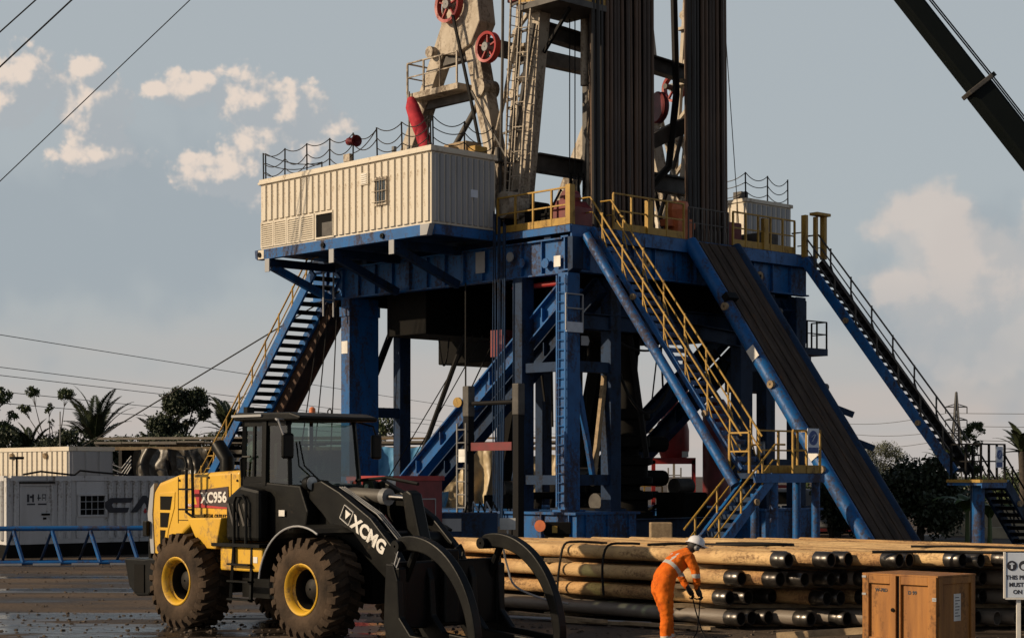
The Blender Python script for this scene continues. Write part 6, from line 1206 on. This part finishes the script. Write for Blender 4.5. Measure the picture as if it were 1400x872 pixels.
# banana plants
def banana(label, x, y, h, seed):
    r_ = random.Random(seed); t = thing('banana_plant', label, 'plant', (x, y, 0), WORLD, GR); part('stem', MB().tube([(x, y, 0), (x, y, h*.6)], [.1, .07], 8), M['leafbright'], t, smooth=True)
    for k in range(8):
        a_ = 2*PI*k/8+r_.uniform(-.3, .3); d = Vector((math.cos(a_), math.sin(a_), 0)); L = h*.62*r_.uniform(.7, 1.1); P = []; p = Vector((x, y, h*.55)); el = r_.uniform(1.0, 1.45)
        for i in range(9): P.append((p.copy(), el)); p = p+(d*math.cos(el)+Z*math.sin(el))*L/8; el -= .22
        s_ = d.cross(Z); mb = MB()
        mb.sheet(lambda u, v: P[min(8, int(u*8+.5))][0]+s_*((v-.5)*.42*math.sin(PI*min(.97, u*.9+.08)))-Z*.06*abs(v-.5)*2, 8, 4); part('leaf', mb, M['leafbright'], t, smooth=True)
banana('bright banana plant below the right landing', 16.9, 66.5, 2.3, 91); banana('small banana plant beside the yellow wall', 17.6, 66, 1.9, 92)
# ------------------------------------------------------------------ pylons, power lines and guys
def pylon(label, x, y, h):
    t = thing('power_pylon', label, 'pylon', (x, y, 0), WORLD, 'power pylons on the horizon'); w0 = h*.085; mb = MB(); f = lambda z: w0*max(.12, 1-z/(h*.72)*.75) if z < h*.72 else w0*.25*(1-(z-h*.72)/(h*.28)*.85)
    lv = [0, .2, .36, .48, .58, .66, .72, .78, .84, .90, .95, 1.0]
    for i in range(len(lv)-1):
        z0, z1 = lv[i]*h, lv[i+1]*h; a, b = f(z0), f(z1)
        for sx in (-1, 1):
            for sy in (-1, 1): mb.bar((x+a*sx, y+a*sy, z0), (x+b*sx, y+b*sy, z1), .34, .34)
            mb.bar((x+a*sx, y-a, z0), (x-b*sx, y-b, z1), .24, .24)
        mb.bar((x-b, y-b, z1), (x+b, y-b, z1), .24, .24)
    part('lattice', mb, M['pylon'], t)
    for zz in (.56, .70, .84):
        z = zz*h; L = h*.115; am = MB()
        for s_ in (-1, 1): am.bar((x, y, z), (x+s_*L, y, z), .3, .3).bar((x, y, z+h*.035), (x+s_*L, y, z), .24, .24).bar((x+s_*L, y, z), (x+s_*L, y, z-h*.07), .24, .24)
        part('cross_arm', am, M['pylon'], t)
    return t
pylon('lattice power pylon rising above the right landing', 119, 480, 25); pylon('smaller lattice power pylon partly hidden behind the ramp', 100.5, 560, 26)
for i, (z, dx) in enumerate(((21.0, -2.9), (17.5, 2.9), (13.9, -2.9))):
    single('power_line', MB().tube([(119+dx*(1 if k < 1 else 1)+k*14, 480-k*16, z-1.7-.9*math.sin(PI*k/8)*2.0) for k in range(9)], .07, 4), M['pylon'], f'{["upper", "middle", "lower"][i]} thin power line running right from the pylon', 'power line', (119, 480, z), WORLD, 'power lines on the right')
    single('power_line', MB().tube([(100.5+dx+(18.5)*k/8, 560-80*k/8, z-1.7-1.6*math.sin(PI*k/8)) for k in range(9)], .07, 4), M['pylon'], f'{["upper", "middle", "lower"][i]} thin power line between the two pylons', 'power line', (110, 520, z), WORLD, 'power lines on the right')
for i, (z, o_) in enumerate(((20.9, 0), (19.3, 2), (17.0, -2), (14.9, 0), (24.4, 12))):
    single('power_line', MB().tube([(-92+o_+23.7*k*.75, 274+75*k, z-1.2*math.sin(PI*k/10)) for k in range(-3, 11)], .06, 4), M['pylon'], f'thin power line crossing the sky behind the left trees, {ORD[i]} of five', 'power line', (-80, 300, z), WORLD, 'power lines on the left')
def w2(a, b, z): t = RIG[2]; return (RIG[0]+math.cos(t)*a-math.sin(t)*b, RIG[1]+math.sin(t)*a+math.cos(t)*b, z)
def guy(p, q, r, label): single('guy_wire', MB().tube([p, lerp(p, q, .5), q], r, 5), M['rope'], label, 'cable', tuple(q), WORLD, 'guy wires of the rig')
guy(w2(1.7, 4.1, 33), (-34.5, 60, .1), .03, 'guy wire across the top left corner, middle of the three'); guy(w2(1.8, 4.2, 33.6), (-36.5, 60, .1), .026, 'guy wire across the top left corner, outermost of the three'); guy(w2(1.5, 4.0, 29.5), (-31.0, 62, .1), .018, 'guy wire across the top left corner, longest and thinnest of the three')
guy(w2(-8.6, 2.9, 9.3), (-25.4, 80, .1), .028, 'guy wire slanting down left from under the cabin to the palms'); guy(w2(1.2, 12.6, 22), w2(.3, 14.9, 10.9), .016, 'thin wire dropping beside the right pipe rack to the floor')
# ------------------------------------------------------------------ crane
cr_ = thing('mobile_crane', 'dark green telescopic crane boom slanting across the top right corner', 'crane', (19, 45, 0), WORLD)
P0_, P1_ = Vector((19.0, 45, 3.0)), Vector((5.6, 45, 20.1)); bd = (P1_-P0_).normalized(); pc = P0_+bd*(Vector((11.65, 45, 12.3))-P0_).dot(bd); nn = Vector((0, 1, 0)).cross(bd).normalized()
part('boom_outer_section', MB().bar(P0_-bd*1.5, pc, .62, .64, (0, 1, 0)), M['boomdk'], cr_, bevel=.08); part('boom_inner_section', MB().bar(pc-bd*.5, P1_, .5, .52, (0, 1, 0)), M['boomdk'], cr_, bevel=.07); part('collar', MB().bar(pc-bd*.06, pc+bd*.06, .72, .78, (0, 1, 0)), M['mastdk'], cr_, bevel=.02)
sgn_ = 1 if nn.x > 0 else -1
nn = nn*sgn_
part('sheave_bracket', MB().bar(pc+nn*.28, pc+nn*.52, .3, .12, bd), M['boomdk'], cr_)
for i, k in enumerate((.38, .43)): part('hoist_rope', MB().tube([P0_+nn*k, pc+nn*(k+.05), P1_+nn*(k-.06)], .02, 5), M['rope'], cr_)
part('carrier', box(16.8, 25, 43.8, 46.2, .6, 1.5), M['boomdk'], cr_, bevel=.05); part('turret', box(17.8, 20.6, 44.0, 46.0, 1.5, 3.4), M['boomdk'], cr_, bevel=.08)
for x in (17.6, 19.2, 22.4, 24.0):
    for y in (43.7, 46.3): part('wheel', MB().lathe([(.02, -.2), (.55, -.2), (.6, 0), (.55, .2), (.02, .2)], (x, y, .6), (0, 1, 0), 20), M['rubber2'], cr_, smooth=True)
sc.cycles.max_bounces = 6; sc.cycles.diffuse_bounces = 3; sc.cycles.glossy_bounces = 3; sc.cycles.transparent_max_bounces = 10

# ------------------------------------------------------------------ loose stones and mud on the yard, uncountable
def gravel():
    r_ = random.Random(99); mb = MB()
    for _ in range(5200):
        if r_.random() < .6: x = r_.uniform(-9.5, 8.5); y = r_.uniform(23.5, 34)
        else: x = r_.uniform(-17, 2); y = r_.uniform(33, 56)
        q = r_.random()**3*.035+.008; th = r_.uniform(0, 6.28); c, s_ = math.cos(th), math.sin(th); vs = []
        for (px, py, pz) in ((-1, -.8, 0), (1, -.7, 0), (.9, .8, 0), (-.9, .9, 0), (-.5, -.4, .7), (.6, -.3, .6), (.4, .5, .8), (-.5, .4, .6)):
            px, py, pz = (v+r_.uniform(-.25, .25) for v in (px, py, pz)); vs.append((x+q*(c*px-s_*py), y+q*(s_*px+c*py), max(0, q*pz)+.001))
        mb.add(vs, [(4,5,6,7),(0,1,5,4),(1,2,6,5),(2,3,7,6),(3,0,4,7)])
    return mb
M['stone'] = pm('yard_gravel', (.09, .065, .045), (.04, .03, .022), 3, .9)
structure('gravel', gravel(), M['stone'], kind='stuff', label='loose gravel and mud clods scattered over the yard')
